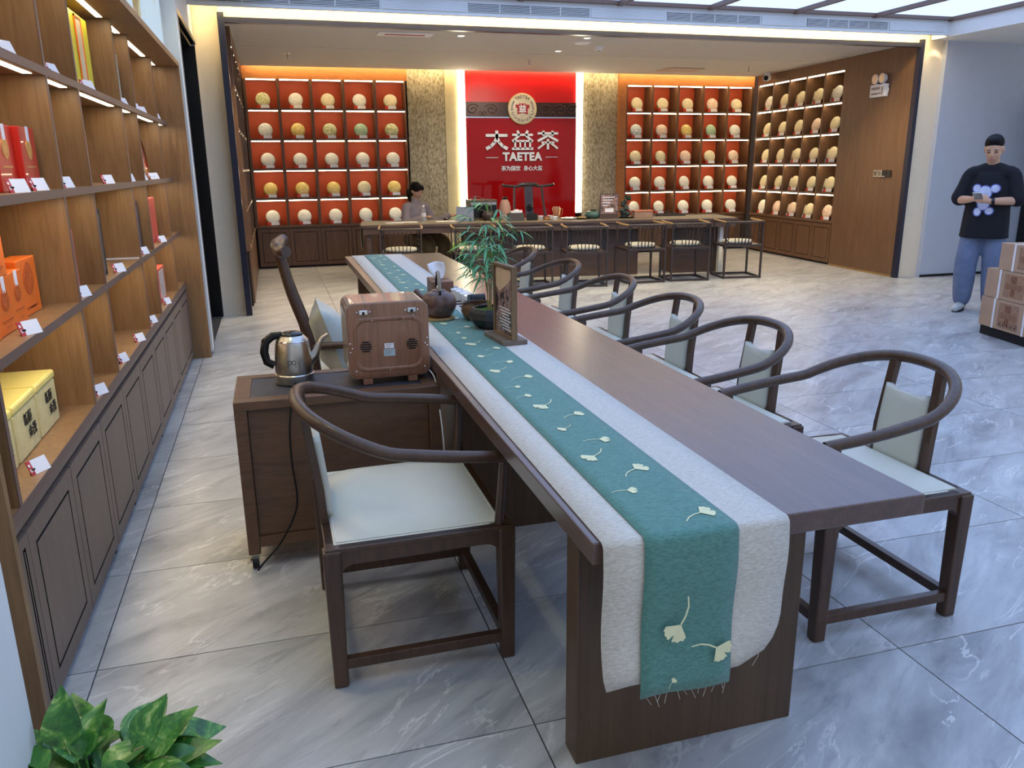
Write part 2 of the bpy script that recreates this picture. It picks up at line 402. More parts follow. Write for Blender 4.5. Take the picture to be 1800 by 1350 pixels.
sl(B().box(-1.0, -.698, 2.125, 2.152, 0, 2.205), 'end_panel', M['shelf_wood'])
for y in divs[1:-1]:
    for (a, c) in zip([b[1] for b in boards], [boards[1][0], boards[2][0], boards[3][0], 2.205]):
        dv = sl(B().box(SX0, SX1-.003, y-.011, y+.011, a, c), 'divider', M['shelf_wood'])
        e = B().box(SX1-.003, SX1, y-.011, y+.011, a, c).obj('edge_band', M['shelf_edge'], dv); e.location = (-SL.location.x, -SL.location.y, 0)
for z in [b[0] for b in boards[1:]]+[2.205]:
    for i in range(1, len(divs)-1):
        y0, y1 = divs[i], divs[i+1]
        sl(B().box(-.752, -.725, y0+.04, y1-.08, z-.0015, z+.003), 'light_strip', M['led'])
dm = door_mesh('cabinet_door', .494, .515, [M['door_wood'], M['groove']])
sl(B().box(-1.0, SX1-.02, 2.15, 6.74, .06, .595), 'cabinet_body', M['groove'])
sl(B().box(-.97, SX1-.06, 2.15, 6.74, .0, .06), 'plinth', M['black_matte'])
sl(B().box(SX1-.03, SX1, 2.15, 6.74, .563+.012, .595), 'rail', M['door_wood'])
ys = [1.74+.4998*k for k in range(11)]
sd = door_mesh('cabinet_door', .085, .515, [M['door_wood'], M['groove']], ins=.03)
inst('cabinet_door', sd, SL, (SX1-SL.location.x, 2.154-SL.location.y, .035), (0, 0, PI/2))
for k in range(1, 10):
    o = inst('cabinet_door', dm, SL, (SX1-SL.location.x, ys[k]+.003-SL.location.y, .035), (0, 0, PI/2))
    if k in (1, 3, 4, 6, 8, 9):
        f = B().box(SX1-.045, SX1-.012, ys[k]-.012, ys[k]+.012, 0, .036); sl(f, 'foot', M['black_matte'])
# white column in the foreground
struct(B().box(-1.3, -.55, 1.15, 1.59, 0, 3.15).obj('wall_column', M['white_wall'], origin=False))

# ---------- price cards on the left shelf
def card_proto():
    t = thing('price_card', None, None)
    M2 = Matrix.Rotation(-.42, 4, 'Y')
    B().box(-.001, .001, -.021, .036, 0, .044).xf(M2).obj('card_sheet', M['paper'], t)
    B().box(-.0012, .0012, -.036, -.021, 0, .044).xf(M2).obj('red_end', M['red_card'], t)
    B().box(.0012, .0018, -.033, -.027, .010, .020).box(.0012, .0018, -.033, -.027, .026, .034).xf(M2).obj('print', M['paper'], t)
    B().bar((-.012, -.024, .0), (-.004, -.024, .018), .012, .004).obj('clip', M['black'], t)
    return t
cards = [(-.726, 2.50, 0, 'in front of the yellow tins'), (-.715, 3.36, 0, 'in the narrow bay beside the yellow tins'), (-.718, 3.93, 0, 'at the near end of the lower wide bay beyond'),
         (-.715, 4.40, 0, 'at the far end of the lower wide bay'), (-.715, 4.93, 0, 'in the empty narrow bay above the cabinet doors'), (-.715, 5.62, 0, 'before the tall red and white box'),
         (-.72, 2.62, 1, 'in front of the orange gift bags'), (-.72, 3.36, 1, 'beside the red bordered picture box'), (-.72, 4.14, 1, 'beside the tall black box'), (-.72, 4.98, 1, 'before the dark grey box'), (-.72, 5.78, 1, 'before the tall scarlet box'),
         (-.735, 2.80, 2, 'nearest the camera before the red gift boxes'), (-.735, 3.04, 2, 'before the last red gift box'), (-.735, 3.44, 2, 'before the thin pink box'), (-.735, 4.26, 2, 'alone in an empty bay'),
         (-.735, 4.90, 2, 'in the narrow bay before the round lacquer plate'), (-.735, 5.42, 2, 'left of the round lacquer plate'), (-.735, 5.78, 2, 'below the round lacquer plate'), (-.735, 5.98, 2, 'right of the round lacquer plate'),
         (-.735, 2.90, 3, 'nearest the camera on the top shelf'), (-.735, 3.48, 3, 'in the second bay of the top shelf'), (-.735, 4.09, 3, 'in front of the yellow gift box'), (-.735, 5.05, 3, 'before the pale green frame'), (-.735, 5.45, 3, 'just past the green frame'), (-.735, 5.72, 3, 'in the empty wide bay on the top shelf'), (-.735, 6.42, 3, 'furthest on the top shelf')]
rowz = [b[1] for b in boards]
cp = card_proto(); first = True
for x, y, r, txt in cards:
    o = cp if first else copy_tree(cp); first = False
    o.location = (x+.012, y, rowz[r]); o.rotation_euler = (0, 0, random.uniform(-.25, .05)-.35)
    rn = ['bottom', 'second', 'third', 'top'][r]
    tag(o, 'white price card, %s shelf row, %s' % (rn, txt), 'price card', 'price cards on the left shelves')

# ---------- goods on the left shelf
def gold(n, c, r=.3): return plain(n, c, r, metal=.7, var=.1)
M['gold'] = gold('gold_foil', S(206,160,90))
M['tin_yellow'] = plain('pale_yellow_tin', S(222,206,120), .4, var=.06, nscale=14)
M['tin_side'] = plain('cream_tin_side', S(212,198,140), .45, var=.12, nscale=20)
M['ink'] = plain('black_ink', S(24,20,16), .6)
def textmesh(body, size, ext=.0005, bold=0, align='CENTER', shear=0, sp=1.0):
    cu = bpy.data.curves.new('lettering', 'FONT'); cu.body = body; cu.size = size; cu.extrude = ext; cu.offset = bold
    cu.align_x = align; cu.align_y = 'CENTER'; cu.shear = shear; cu.space_character = sp; cu.resolution_u = 3
    o = bpy.data.objects.new('lettering', cu); C.objects.link(o)
    dg = bpy.context.evaluated_depsgraph_get(); me = bpy.data.meshes.new_from_object(o.evaluated_get(dg))
    bpy.data.objects.remove(o); bpy.data.curves.remove(cu); me.name = 'lettering'
    return me
def text(body, size, mat, parent, loc, rot, **k):
    me = textmesh(body, size, **k); me.materials.clear(); me.materials.append(mat)
    return inst('lettering', me, parent, loc, rot)
FACE_PX = (PI/2, 0, PI/2)      # text facing +x
FACE_NY = (PI/2, 0, 0)         # text facing -y
for k in range(3):
    y0 = 2.33+k*.253; t = thing('tea_tin', 'pale yellow tea tin with black calligraphy, %s' % ['nearest the camera', 'in the middle of three', 'furthest of three'][k], 'tin', (-.88, y0+.12, .625), 0, 'yellow tea tins')
    B().box(-.972, -.788, y0, y0+.235, .626, .776).obj('tin_body', M['tin_side'], t, world=True, bevel=.006)
    B().box(-.975, -.785, y0-.003, y0+.238, .776, .806).obj('lid', M['tin_yellow'], t, world=True, bevel=.008)
    text('新颜', .042, M['ink'], t, (.0935, .085-.12+.045, .108), FACE_PX, bold=.0008)
    text('金茂', .042, M['ink'], t, (.0935, .085-.12+.075, .060), FACE_PX, bold=.0008)
M['orange'] = plain('orange_paper', S(236,112,26), .5, var=.06); M['orange_dark'] = plain('deep_orange_print', S(196,86,20), .5)
def gift(name, label, cat, x0, x1, y0, y1, z0, z1, m, group=None, lean=0, deco=None, tagm=None, rz=0):
    t = thing(name, label, cat, ((x0+x1)/2, (y0+y1)/2, z0), rz, group)
    dx, dy, h = (x1-x0)/2, (y1-y0)/2, z1-z0
    R = Matrix.Rotation(lean, 4, 'Y')
    B().box(-dx, dx, -dy, dy, 0, h).xf(R).obj('box_body', m, t, bevel=.003)
    if deco:
        b = B(); dm_, zc, rr = deco
        b.cyl((dx, 0, zc), (dx+.0015, 0, zc), rr, seg=20); b.box(dx, dx+.0012, -dy*.6, dy*.6, zc-rr*1.8, zc-rr*1.65); b.box(dx, dx+.0012, -dy*.35, dy*.35, h*.12, h*.14)
        for q in range(8):
            an = q*PI/4; b.ell((dx+.0012, rr*.6*math.cos(an), zc+rr*.6*math.sin(an)), (.0015, rr*.22, rr*.22), 8, 6)
        b.xf(R).obj('emblem', dm_, t)
    if tagm:
        B().box(dx, dx+.002, -.012, .014, h-.045, h+.002).xf(R).obj('paper_tag', tagm, t)
    return t
oz = 1.014
gift('gift_bag', 'front orange gift bag with embossed pattern, lower left', 'gift bag', -.86, -.77, 2.40, 2.56, oz, oz+.165, M['orange'], 'orange gift bags', deco=(M['orange_dark'], .10, .035), tagm=M['paper'])
gift('gift_bag', 'second orange gift bag from the camera on the shelf board', 'gift bag', -.865, -.775, 2.575, 2.735, oz, oz+.165, M['orange'], 'orange gift bags', deco=(M['orange_dark'], .10, .035), tagm=M['paper'])
gift('gift_bag', 'narrow orange gift bag between the bags and the leaning orange box', 'gift bag', -.88, -.785, 2.75, 2.89, oz, oz+.165, M['orange'], 'orange gift bags', deco=(M['orange_dark'], .10, .03), tagm=M['paper'])
gift('gift_bag', 'orange gift bag stacked on top of the row, upper one', 'gift bag', -.865, -.775, 2.56, 2.72, oz+.166, oz+.335, M['orange'], 'orange gift bags', deco=(M['orange_dark'], .08, .03), tagm=M['paper'])
gift('gift_box', 'tall orange gift box standing by the divider with carved pattern', 'gift box', -.87, -.80, 2.905, 3.12, oz, oz+.185, M['orange'], deco=(M['orange_dark'], .12, .055))
M['red_box'] = plain('scarlet_lacquer_box', S(204,40,26), .35, var=.05, coat=.3)
for k in range(3):
    gift('gift_box', ['scarlet gift box with gold emblem nearest the camera', 'scarlet gift box with gold emblem in the middle', 'scarlet gift box with gold emblem and white sticker at the far end'][k], 'gift box',
         -.86+.02*k, -.79+.02*k, 2.62+.185*k, 2.79+.185*k, 1.416, 1.416+[.235, .20, .20][k], M['red_box'], 'scarlet gift boxes', deco=(M['gold'], .13, .032), tagm=M['paper'])
M['red_thin'] = plain('red_print', S(196,72,60), .4); M['pink_thin'] = plain('dusty_pink_print', S(190,120,110), .5)
def flat(name, label, cat, x0, x1, y0, y1, z0, h, m, deco=None, m2=None):
    t = thing(name, label, cat, ((x0+x1)/2, (y0+y1)/2, z0)); dx, dy = (x1-x0)/2, (y1-y0)/2
    B().box(-dx, dx, -dy, dy, 0, h).obj('box_body', m, t, bevel=.002)
    if m2: B().box(-dx*.8, dx*.8, -dy-.001, -dy, h*.08, h*.92).box(dx, dx+.001, -dy*.8, dy*.8, h*.08, h*.92).obj('printed_face', m2, t)
    return t
M['scene_print'] = plain('brown_landscape_print', S(150,120,100), .5, var=.5, nscale=24)
flat('picture_frame', 'red bordered picture box standing in the narrow bay, second row', 'frame', -.80, -.745, 3.26, 3.475, 1.014, .245, M['red_thin'], m2=M['scene_print'])
M['dark_print'] = plain('black_box_print', S(44,40,44), .4, var=.5, nscale=20)
flat('gift_box', 'tall black patterned box in the second row wide bay', 'gift box', -.83, -.75, 3.77, 4.07, 1.014, .295, M['black_matte'], m2=M['dark_print'])
flat('gift_box', 'tall dark grey box with pale top in the second row', 'gift box', -.82, -.75, 4.80, 5.20, 1.014, .287, M['dark_print'], m2=plain('grey_box_print', S(88,78,86), .4, var=.35, nscale=18))
flat('gift_box', 'tall plain scarlet box standing in the second row far bay', 'gift box', -.86, -.75, 5.58, 5.92, 1.014, .285, plain('plain_red_box', S(206,52,44), .4))
flat('gift_box', 'tall red and white box in the bottom row far bay', 'gift box', -.87, -.745, 5.62, 5.92, .626, .225, plain('red_white_box', S(220,70,46), .4), m2=plain('white_red_print', S(196,178,166), .4, var=.25, nscale=16))
flat('gift_box', 'thin dusty pink box against the divider in the third row', 'gift box', -.80, -.745, 3.26, 3.43, 1.416, .268, M['pink_thin'])
t = flat('gift_box', 'tall lime yellow gift box with open window on the top row', 'gift box', -.90, -.78, 4.17, 4.55, 1.819, .345, plain('lime_yellow_box', S(206,196,20), .45, var=.06))
B().box(.0605, .063, -.085, .03, .02, .325).obj('window_recess', plain('pale_bottle_print', S(206,190,150), .4, var=.2), t)
B().box(.061, .066, .03, .040, .015, .335).box(.061, .066, -.095, -.085, .015, .335).box(.061, .066, -.095, .040, .325, .335).obj('window_border', M['orange'], t)
flat('picture_frame', 'pale green frame standing in the narrow top row bay', 'frame', -.79, -.75, 4.80, 5.15, 1.819, .272, plain('green_frame', S(150,156,128), .4), m2=plain('green_print', S(178,184,160), .4, var=.2))
t = thing('lacquer_plate', 'round dark red lacquer plate standing upright with a gold rim', 'plate', (-.785, 5.78, 1.416))
Rm = Matrix.Translation((0, 0, .135)) @ Matrix.Rotation(PI/2-.12, 4, 'Y')
B().lathe([(.0, 0), (.11, .0), (.13, .014), (.135, .02), (.128, .02), (.105, .008), (.0, .006)], 36, cap=False).xf(Rm).obj('plate_disc', plain('dark_red_lacquer', S(110,30,26), .2, coat=.6), t, smooth=40)
B().lathe([(.131, .012), (.1365, .02), (.131, .024)], 36, cap=False).xf(Rm).obj('gold_rim', M['gold'], t, smooth=40)
B().box(-.03, .03, -.04, .04, 0, .02).bar((-.03, -.03, .01), (-.045, -.03, .1), .008, .008).bar((-.03, .03, .01), (-.045, .03, .1), .008, .008).obj('plate_stand', M['black'], t)
t = thing('tea_cup', 'small white cup on the counter at the far end of the left shelves', 'cup', (-.76, 6.45, .626))
B().lathe([(.02, 0), (.03, .05), (.032, .07), (.028, .07), (.018, .01), (0, .008)], 20, cap=False).obj('cup_body', M['porcelain'], t, smooth=50)
tag(B().box(-.93, -.71, 4.732, 4.742, 1.0135, 1.021).obj('white_strip', M['paper']), 'thin white strip along the foot of a divider, second shelf row', 'strip')
# ================================================================== HALL: shelving with tea cakes, red wall, bar
ZT = [2.712, 2.285, 1.861, 1.437, 1.011]; ZB = .63
def hall_shelf(name, label, loc, rz, ncol, pitch, backmat, depth=.30, header=True, flush=False):
    t = thing(name, label, 'shelving', loc, rz); W = ncol*pitch
    B().box(0, W, depth, depth+.02, ZB, ZT[0]+.03).obj('back_panel', backmat, t)
    B().box(-.02, W+.02, depth+.02, depth+.03, 0, 2.86).obj('carcass_back', M['hall_wood'], t)
    for k in range(ncol+1):
        x = k*pitch
        B().box(x-.018, x+.018, 0, depth, ZB, ZT[0]+.004).obj('divider', M['hall_wood'], t)
    sm = B().box(.018, pitch-.018, .0, depth, 0, .026).mesh('shelf_board', M['hall_wood'])
    lm = B().box(.03 if not flush else .12, pitch-(.03 if not flush else .30), .006, .03 if not flush else .016, -.001 if flush else -.014, .002 if flush else -.002).mesh('light_strip', M['led'])
    for z in ZT:
        for k in range(ncol):
            if z != ZT[0]: inst('shelf_board', sm, t, (k*pitch, 0, z))
            inst('light_strip', lm, t, (k*pitch, 0, z))
    B().box(-.02, W+.02, -.004, depth, ZT[0], 3.03).obj('header', M['header_wood'] if header else M['hall_wood'], t)
    B().box(-.02, W+.02, -.012, depth, ZB-.03, ZB).obj('counter', M['hall_wood'], t)
    B().box(-.02, W+.02, .02, depth, 0, ZB-.03).obj('cabinet_body', M['groove'], t)
    dme = door_mesh('cabinet_door', pitch-.006, ZB-.07, [M['hall_wood'], M['groove']])
    for k in range(ncol): inst('cabinet_door', dme, t, (k*pitch+.003, 0, .03))
    return t
P_L = .4645
hl = hall_shelf('tea_shelving', 'tea cake shelving with red cells left of the stone panel', (-.235, 12.72, 0), 0, 5, P_L, M['hall_orange'])
hr = hall_shelf('tea_shelving', 'tea cake shelving with red cells right of the red sign wall', (5.715, 12.72, 0), 0, 5, .467, M['hall_orange'])
RZW = -(PI/2+.07)
hw = hall_shelf('tea_shelving', 'wood backed tea cake shelving on the right side wall', (8.02, 12.50, 0), RZW, 5, .478, M['hall_wood'], header=False)
hs = hall_shelf('tea_shelving', 'narrowly seen wooden shelving on the left side wall of the hall', (-.262, 9.25, 0), PI/2, 5, .64, M['hall_wood'], header=False, depth=.28, flush=True)
# plain wood panel wall between the portal and the right shelving
wp = thing('wall_hall_right', kind='structure', loc=(8.02, 12.50, 0), rz=RZW)
B().box(5*.478+.02, 3.815, -.004, .03, 0, 2.866).obj('wood_panel', M['hall_wood'], wp)
B().box(-.3, 3.80, .34, .40, 0, 2.866).obj('wall_core', M['hall_wood'], wp)
B().box(5*.478+.02, 3.815, -.010, .0, 0, .025).obj('baseboard', M['gilt'], wp)

# ---------- tea cakes
cake_b = B().lathe([(0, -.012), (.06, -.016), (.092, -.011), (.105, 0), (.104, .010), (.09, .018), (.05, .021), (0, .022)], 28, cap=False)
cake_b.xf(Matrix.Rotation(PI/2, 4, 'X'))        # axis along -y
def cake_mat(n, c, c2=None):
    m, nt, bs = nm(n); v = coords(nt, (1, 1, 1), rand=True)
    bs.inputs['Roughness'].default_value = .5; bs.inputs['Coat Weight'].default_value = .35; bs.inputs['Coat Roughness'].default_value = .12
    link(nt, ramp(nt, noise(nt, v, 38, 4, .6, .5), [(.36, c2 or tuple(x*.82 for x in c[:3])+(1,)), (.52, c)]), bs.inputs['Base Color'])
    bump(nt, bs, noise(nt, v, 30, 3, .6, 1.0), .35, .006)
    return m
CM = {'white': cake_mat('white_cotton_wrapper', S(226,222,206)), 'cream': cake_mat('cream_wrapper', S(222,208,166)), 'green': cake_mat('green_wrapper', S(150,180,140), S(196,200,170)),
      'yellow': cake_mat('yellow_wrapper', S(214,180,84), S(232,214,150)), 'olive': cake_mat('olive_wrapper', S(214,206,160), S(150,160,70)), 'blue': cake_mat('blue_edged_wrapper', S(220,216,200), S(120,156,180)), 'pink': cake_mat('pink_wrapper', S(226,206,178), S(214,150,130))}
cake_me = {k: cake_b.mesh('tea_cake', m, smooth=60) for k, m in CM.items()}
pr = B()
for k in range(24):
    a = 2*PI*k/24; pr.ell((.058*math.cos(a), -.0185, .058*math.sin(a)), (.006, .0018, .0035), 6, 4)
pr.box(-.018, .018, -.0205, -.019, -.004, .016); pr.box(-.026, .026, -.0202, -.0187, -.026, -.020)
prm = {'red': pr.mesh('wrapper_print', plain('red_wrapper_ink', S(176,96,70), .6)), 'grey': pr.mesh('wrapper_print', plain('grey_wrapper_ink', S(160,150,124), .6))}
st_b = B().box(-.05, .05, -.002, .045, .0, .008).bar((-.03, .04, .006), (-.03, .052, .11), .008, .006).bar((.03, .04, .006), (.03, .052, .11), .008, .006).box(-.034, -.026, -.01, .03, .004, .022).box(.026, .034, -.01, .03, .004, .022)
st_me = st_b.mesh('stand_frame', plain('dark_red_stand', S(92,40,26), .4))
sc_me = B().box(-.035, .085, -.0015, .0015, .008, .052).mesh('card_sheet', M['paper'])
sr_me = B().box(-.085, -.035, -.0015, .0015, .004, .052).mesh('red_end', M['red_tab'])
CN = {'white': 'white', 'cream': 'cream', 'green': 'green', 'yellow': 'yellow', 'olive': 'olive green', 'blue': 'blue edged', 'pink': 'pale pink'}
def place_cake(root, x, y, z, col, ink, lab, grp, lean=.22, tw=0):
    R = Matrix.Translation(root.location) @ Matrix.Rotation(root.rotation_euler.z, 4, 'Z')
    p = R @ Vector((x, y, z)); rz = root.rotation_euler.z+tw
    t = thing('tea_cake', lab, 'tea cake', tuple(p+Vector((0, 0, .022))), rz, grp)
    o = inst('wrapped_cake', cake_me[col], t, (0, .012, .104), (-lean, 0, 0), (1, 1, random.uniform(.96, 1.02)))
    inst('wrapper_print', prm[ink], o)
    s = thing('display_stand', 'label stand under '+lab, 'stand', tuple(p+Vector((0, 0, .001))), rz, 'tea cake stands')
    inst('stand_frame', st_me, s); inst('card_sheet', sc_me, s, (0, -.030, .0), (-.15, 0, 0)); inst('red_end', sr_me, s, (0, -.030, .0), (-.15, 0, 0))
RN = ['top row', 'second row', 'third row', 'fourth row', 'bottom row']; CNm = ['leftmost', 'second from left', 'middle', 'second from right', 'rightmost']
colL = [['olive', 'white', 'cream', 'white', 'cream'], ['white', 'yellow', 'olive', 'green', 'olive'], ['white']*5, ['yellow', 'yellow', 'yellow', 'cream', 'yellow'], ['white']*5]
colR = [['cream', 'cream', 'cream', 'pink', 'cream'], ['blue', 'pink', 'yellow', 'green', 'white'], ['cream', 'cream', 'pink', 'cream', 'pink'], ['white']*5, ['white']*5]
for root, cols, pit, nmx in ((hl, colL, P_L, 'left red shelves'), (hr, colR, .467, 'right red shelves')):
    for r in range(5):
        zz = (ZT[r+1]+.026) if r < 4 else ZB
        for c in range(5):
            place_cake(root, pit*(c+.52), .13, zz, cols[r][c], 'red' if r in (2, 4) or c % 2 else 'grey',
                       '%s wrapped tea cake, %s %s, %s' % (CN[cols[r][c]], RN[r], CNm[c], nmx), 'tea cakes on the '+nmx, tw=random.uniform(-.12, .12))
for r in range(5):
    zz = (ZT[r+1]+.026) if r < 4 else ZB
    for c in range(5):
        cl = random.choice(['cream', 'white', 'cream', 'pink'])
        place_cake(hw, .478*(c+.40), .10, zz, cl, 'grey', '%s wrapped tea cake, %s %s, right wall shelves' % (CN[cl], RN[r], CNm[c]), 'tea cakes on the right wall', tw=.12)
        if (r == 0 and c > 0) or (r in (2, 3) and c in (1, 3)) or (r == 4 and c in (1, 2)):
            place_cake(hw, .478*(c+.40)+.235, .12, zz, 'cream', 'grey', 'half hidden tea cake, %s %s, right wall shelves' % (RN[r], CNm[c]), 'half hidden cakes on the right wall', tw=.1)

# ---------- stone panels, plaster strip, light columns, red sign wall
def stone_mat():
    m, nt, bs = nm('chipped_stone'); v = coords(nt, (40, 40, 20), rot=(0, .06, 0))
    n = noise(nt, v, 1.0, 3, .6, .4); v2 = coords(nt, (1.2, 1, 1))
    big = noise(nt, v2, 2.2, 3)
    c = ramp(nt, n, [(.34, S(138,124,98)), (.52, S(186,172,140)), (.7, S(212,202,174))])
    mx = nt.nodes.new('ShaderNodeMix'); mx.data_type = 'RGBA'; mx.blend_type = 'MULTIPLY'; mx.inputs[0].default_value = .55
    link(nt, c, mx.inputs[6]); link(nt, ramp(nt, big, [(.38, (.72,.69,.66,1)), (.58, (1,1,1,1))]), mx.inputs[7]); link(nt, mx.outputs[2], bs.inputs['Base Color'])
    bs.inputs['Roughness'].default_value = .8; bump(nt, bs, n, .6, .02); return m
M['stone'] = stone_mat()
for x0, x1, nm_ in ((2.10, 2.69, 'wall_stone_left'), (4.96, 5.57, 'wall_stone_right')):
    w = struct(B().box(x0, x1, 12.80, 13.06, 0, 3.03).obj(nm_, M['stone'], origin=False))
    for i in range(2):
        for j in range(4):
            xa = x0+(x1-x0)*i/2; za = 3.03*j/4
            B().box(xa+.002, xa+(x1-x0)/2-.002, 12.755, 12.80, za+.001, za+3.03/4-.001).obj('stone_slab', M['stone'], w)
struct(B().box(2.69, 2.885, 12.74, 13.06, 0, 3.03).obj('wall_plaster', plain('cream_plaster', S(214,196,150), .7, var=.1, nscale=5, bstr=.2, bscale=40), origin=False))
struct(B().box(5.57, 5.70, 12.70, 13.06, 0, 3.03).box(2.085, 2.105, 12.72, 13.06, 0, 3.03).obj('trim_3', M['header_wood'], origin=False))
lc_m = emit('light_column', (1.0, .86, .60, 1), WALL_LED)
for x0, x1, lb in ((2.887, 3.008, 'tall glowing light column on the left edge of the red wall'), (4.833, 4.953, 'tall glowing light column on the right edge of the red wall')):
    t = thing('light_column', lb, 'lamp', ((x0+x1)/2, 12.74, .70), 0, 'light columns beside the red wall')
    B().box(x0+.008, x1-.008, 12.715, 12.735, .72, 3.0).obj('diffuser', lc_m, t, world=True)
    B().box(x0, x1, 12.735, 12.80, .70, 3.03).obj('housing', M['white_wall'], t, world=True)
M['red_gloss'] = plain('glossy_red_panel', S(164,14,16), .07, var=.03, spec=.4)
M['red_top'] = plain('red_upper_panel', S(196,18,14), .35, var=.03)
rw = struct(B().box(3.008, 4.833, 12.72, 13.06, 0, 2.21).obj('wall_red', M['red_gloss'], origin=False))
B().box(3.008, 4.833, 12.74, 13.06, 2.43, 3.03).obj('upper_panel', M['red_top'], rw)
bm_ = plain('dark_bronze_band', S(64,40,34), .35, metal=.3, var=.2, nscale=6)
bd = B().box(3.008, 4.833, 12.715, 13.06, 2.21, 2.43).obj('bronze_band', bm_, rw)
# scroll clouds in relief on the band
sw = B()
for cx, sgn in ((3.12, 1), (3.42, -1), (4.30, 1), (4.56, -1), (4.76, 1)):
    path = []
    for k in range(26):
        a = .5+k*.36; r = .085-.0028*k
        path.append((cx+sgn*r*1.25*math.cos(a), 12.712, 2.32+r*math.sin(a)))
    sw.tube(path, .007, 6)
    sw.tube([(cx+sgn*(.08+.02*k), 12.712, 2.26+.03*math.sin(k*.9)) for k in range(7)], .006, 6)
sw.obj('cloud_scroll', plain('bronze_scroll', S(84,58,48), .35, metal=.4), bd, smooth=50)
B().box(3.008, 4.833, 12.708, 12.72, 2.195, 2.21).obj('chrome_strip', M['chrome'], rw)
# emblem
em = thing('round_emblem', 'round cream emblem with red roof mark on the red wall', 'emblem', (3.915, 12.70, 2.095))
q = lambda b: b.xf(Matrix.Translation((0, 0, .237)) @ Matrix.Rotation(PI/2, 4, 'X'))
q(B().lathe([(0, 0), (.236, 0), (.236, .018), (.222, .026), (0, .026)], 48, cap=False)).obj('disc', plain('cream_emblem', S(214,200,172), .4, var=.08, nscale=12), em, smooth=40)
q(B().lathe([(.222, .026), (.236, .020), (.238, .008)], 48, cap=False)).obj('rim', plain('pale_gilt', S(226,206,150), .3, metal=.6), em, smooth=40)
lead = plain('grey_emblem_print', S(150,136,124), .5)
mb = B()
for k in range(30):
    a = PI*1.02+k*(PI*.96)/29 if k < 30 else 0
    mb.ell((.176*math.cos(a)+.012*math.cos(k*2.4), .176*math.sin(a)+.012*math.sin(k*2.4), .027), (.016, .011, .002), 8, 4)
for s in (-1, 1):
    for k in range(6):
        a = PI/2+s*(.95+k*.12); mb.ell((.175*math.cos(a), .175*math.sin(a), .027), (.014, .02, .002), 8, 4)
q(mb).obj('wreath', lead, em, smooth=60)
for k, ch in enumerate('TAETEA'):
    a = PI/2-(k-2.5)*.235; me = textmesh(ch, .062, ext=.001, bold=.0012); me.materials.clear(); me.materials.append(plain('dark_letter', S(92,72,62), .5) if k == 0 else bpy.data.materials['dark_letter'])
    Mx = Matrix.Translation((0, -.028, .237)) @ Matrix.Rotation(PI/2, 4, 'X') @ Matrix.Translation((.180*math.cos(a), .180*math.sin(a), 0)) @ Matrix.Rotation(a-PI/2, 4, 'Z')
    o = inst('lettering', me, em); o.matrix_local = Mx
redm = plain('emblem_red', S(168,24,34), .4)
q(B().prism([(-.085,-.085),(.0,-.060),(.085,-.085),(.085,.0),(.105,-.0),(.105,.0),(.115,.03),(.115,.06),(.055,.06),(.055,.078),(-.055,.078),(-.055,.06),(-.115,.06),(-.115,.03),(-.085,.0)], 'z', .026, .030)).obj('roof_mark', redm, em)
text('益', .125, M['paper'], em, (0, -.0315, .232), FACE_NY, bold=.0035, ext=.001)
M['sign_white'] = plain('brushed_white_letter', S(240,240,242), .4, var=.03)
# sign lettering, raised from the red panel
s1 = thing('sign_lettering', 'large raised white Chinese characters on the red wall', 'sign', (3.915, 12.70, 1.70))
STROKES = {'大': [([(.02,.77),(.98,.77)], .15), ([(.5,1.02),(.5,.66),(.40,.40),(.23,.19),(.02,.06)], .17), ([(.5,.70),(.60,.40),(.77,.19),(.98,.06)], .17)],
 '益': [([(.26,1.02),(.36,.80)], .13), ([(.74,1.02),(.64,.80)], .13), ([(.03,.80),(.97,.80)], .12), ([(.36,.78),(.04,.44)], .13), ([(.64,.78),(.96,.44)], .13), ([(.10,.47),(.90,.47)], .11), ([(.16,.47),(.16,.05)], .10), ([(.39,.47),(.39,.05)], .09), ([(.61,.47),(.61,.05)], .09), ([(.84,.47),(.84,.05)], .10), ([(.02,.06),(.98,.06)], .13)],
 '茶': [([(.03,.88),(.97,.88)], .12), ([(.29,1.02),(.29,.74)], .13), ([(.71,1.02),(.71,.74)], .13), ([(.5,.76),(.03,.46)], .13), ([(.5,.76),(.97,.46)], .13), ([(.5,.58),(.5,.02)], .13), ([(.20,.39),(.80,.39)], .10), ([(.37,.36),(.04,.06)], .11), ([(.63,.36),(.96,.06)], .11)]}
def stroke_char(ch, w, h):
    b = B()
    for pts, t_ in STROKES[ch]:
        for i in range(len(pts)-1):
            (x0, z0), (x1, z1) = pts[i], pts[i+1]
            p0 = Vector(((x0-.5)*w, z0*h)); p1 = Vector(((x1-.5)*w, z1*h)); d = (p1-p0).normalized(); n = Vector((-d.y, d.x))*t_*h*.5
            e0 = d*(t_*h*.12 if i else 0); e1 = d*(t_*h*.12 if i < len(pts)-2 else 0)
            b.prism([tuple(p0-e0-n), tuple(p1+e1-n), tuple(p1+e1+n), tuple(p0-e0+n)], 'y', -.024, 0)
    return b.mesh('character', M['sign_white'])
for k, ch in enumerate('大益茶'): inst('character', stroke_char(ch, .365, .285), s1, ((k-1)*.425, 0, .012))
s2 = thing('sign_lettering', 'raised white Latin letters between two thin lines', 'sign', (3.91, 12.70, 1.54))
text('TAETEA', .172, M['sign_white'], s2, (0, -.010, .062), FACE_NY, bold=.0075, ext=.010, sp=1.08)
B().box(-.60, -.395, -.012, 0, .052, .060).box(.395, .60, -.012, 0, .052, .060).obj('line', M['sign_white'], s2)
s3 = thing('sign_lettering', 'small white Chinese slogan below the Latin letters', 'sign', (3.91, 12.71, 1.385))
text('茶为国饮', .080, M['sign_white'], s3, (-.185, -.004, .038), FACE_NY, bold=.0016, ext=.003)
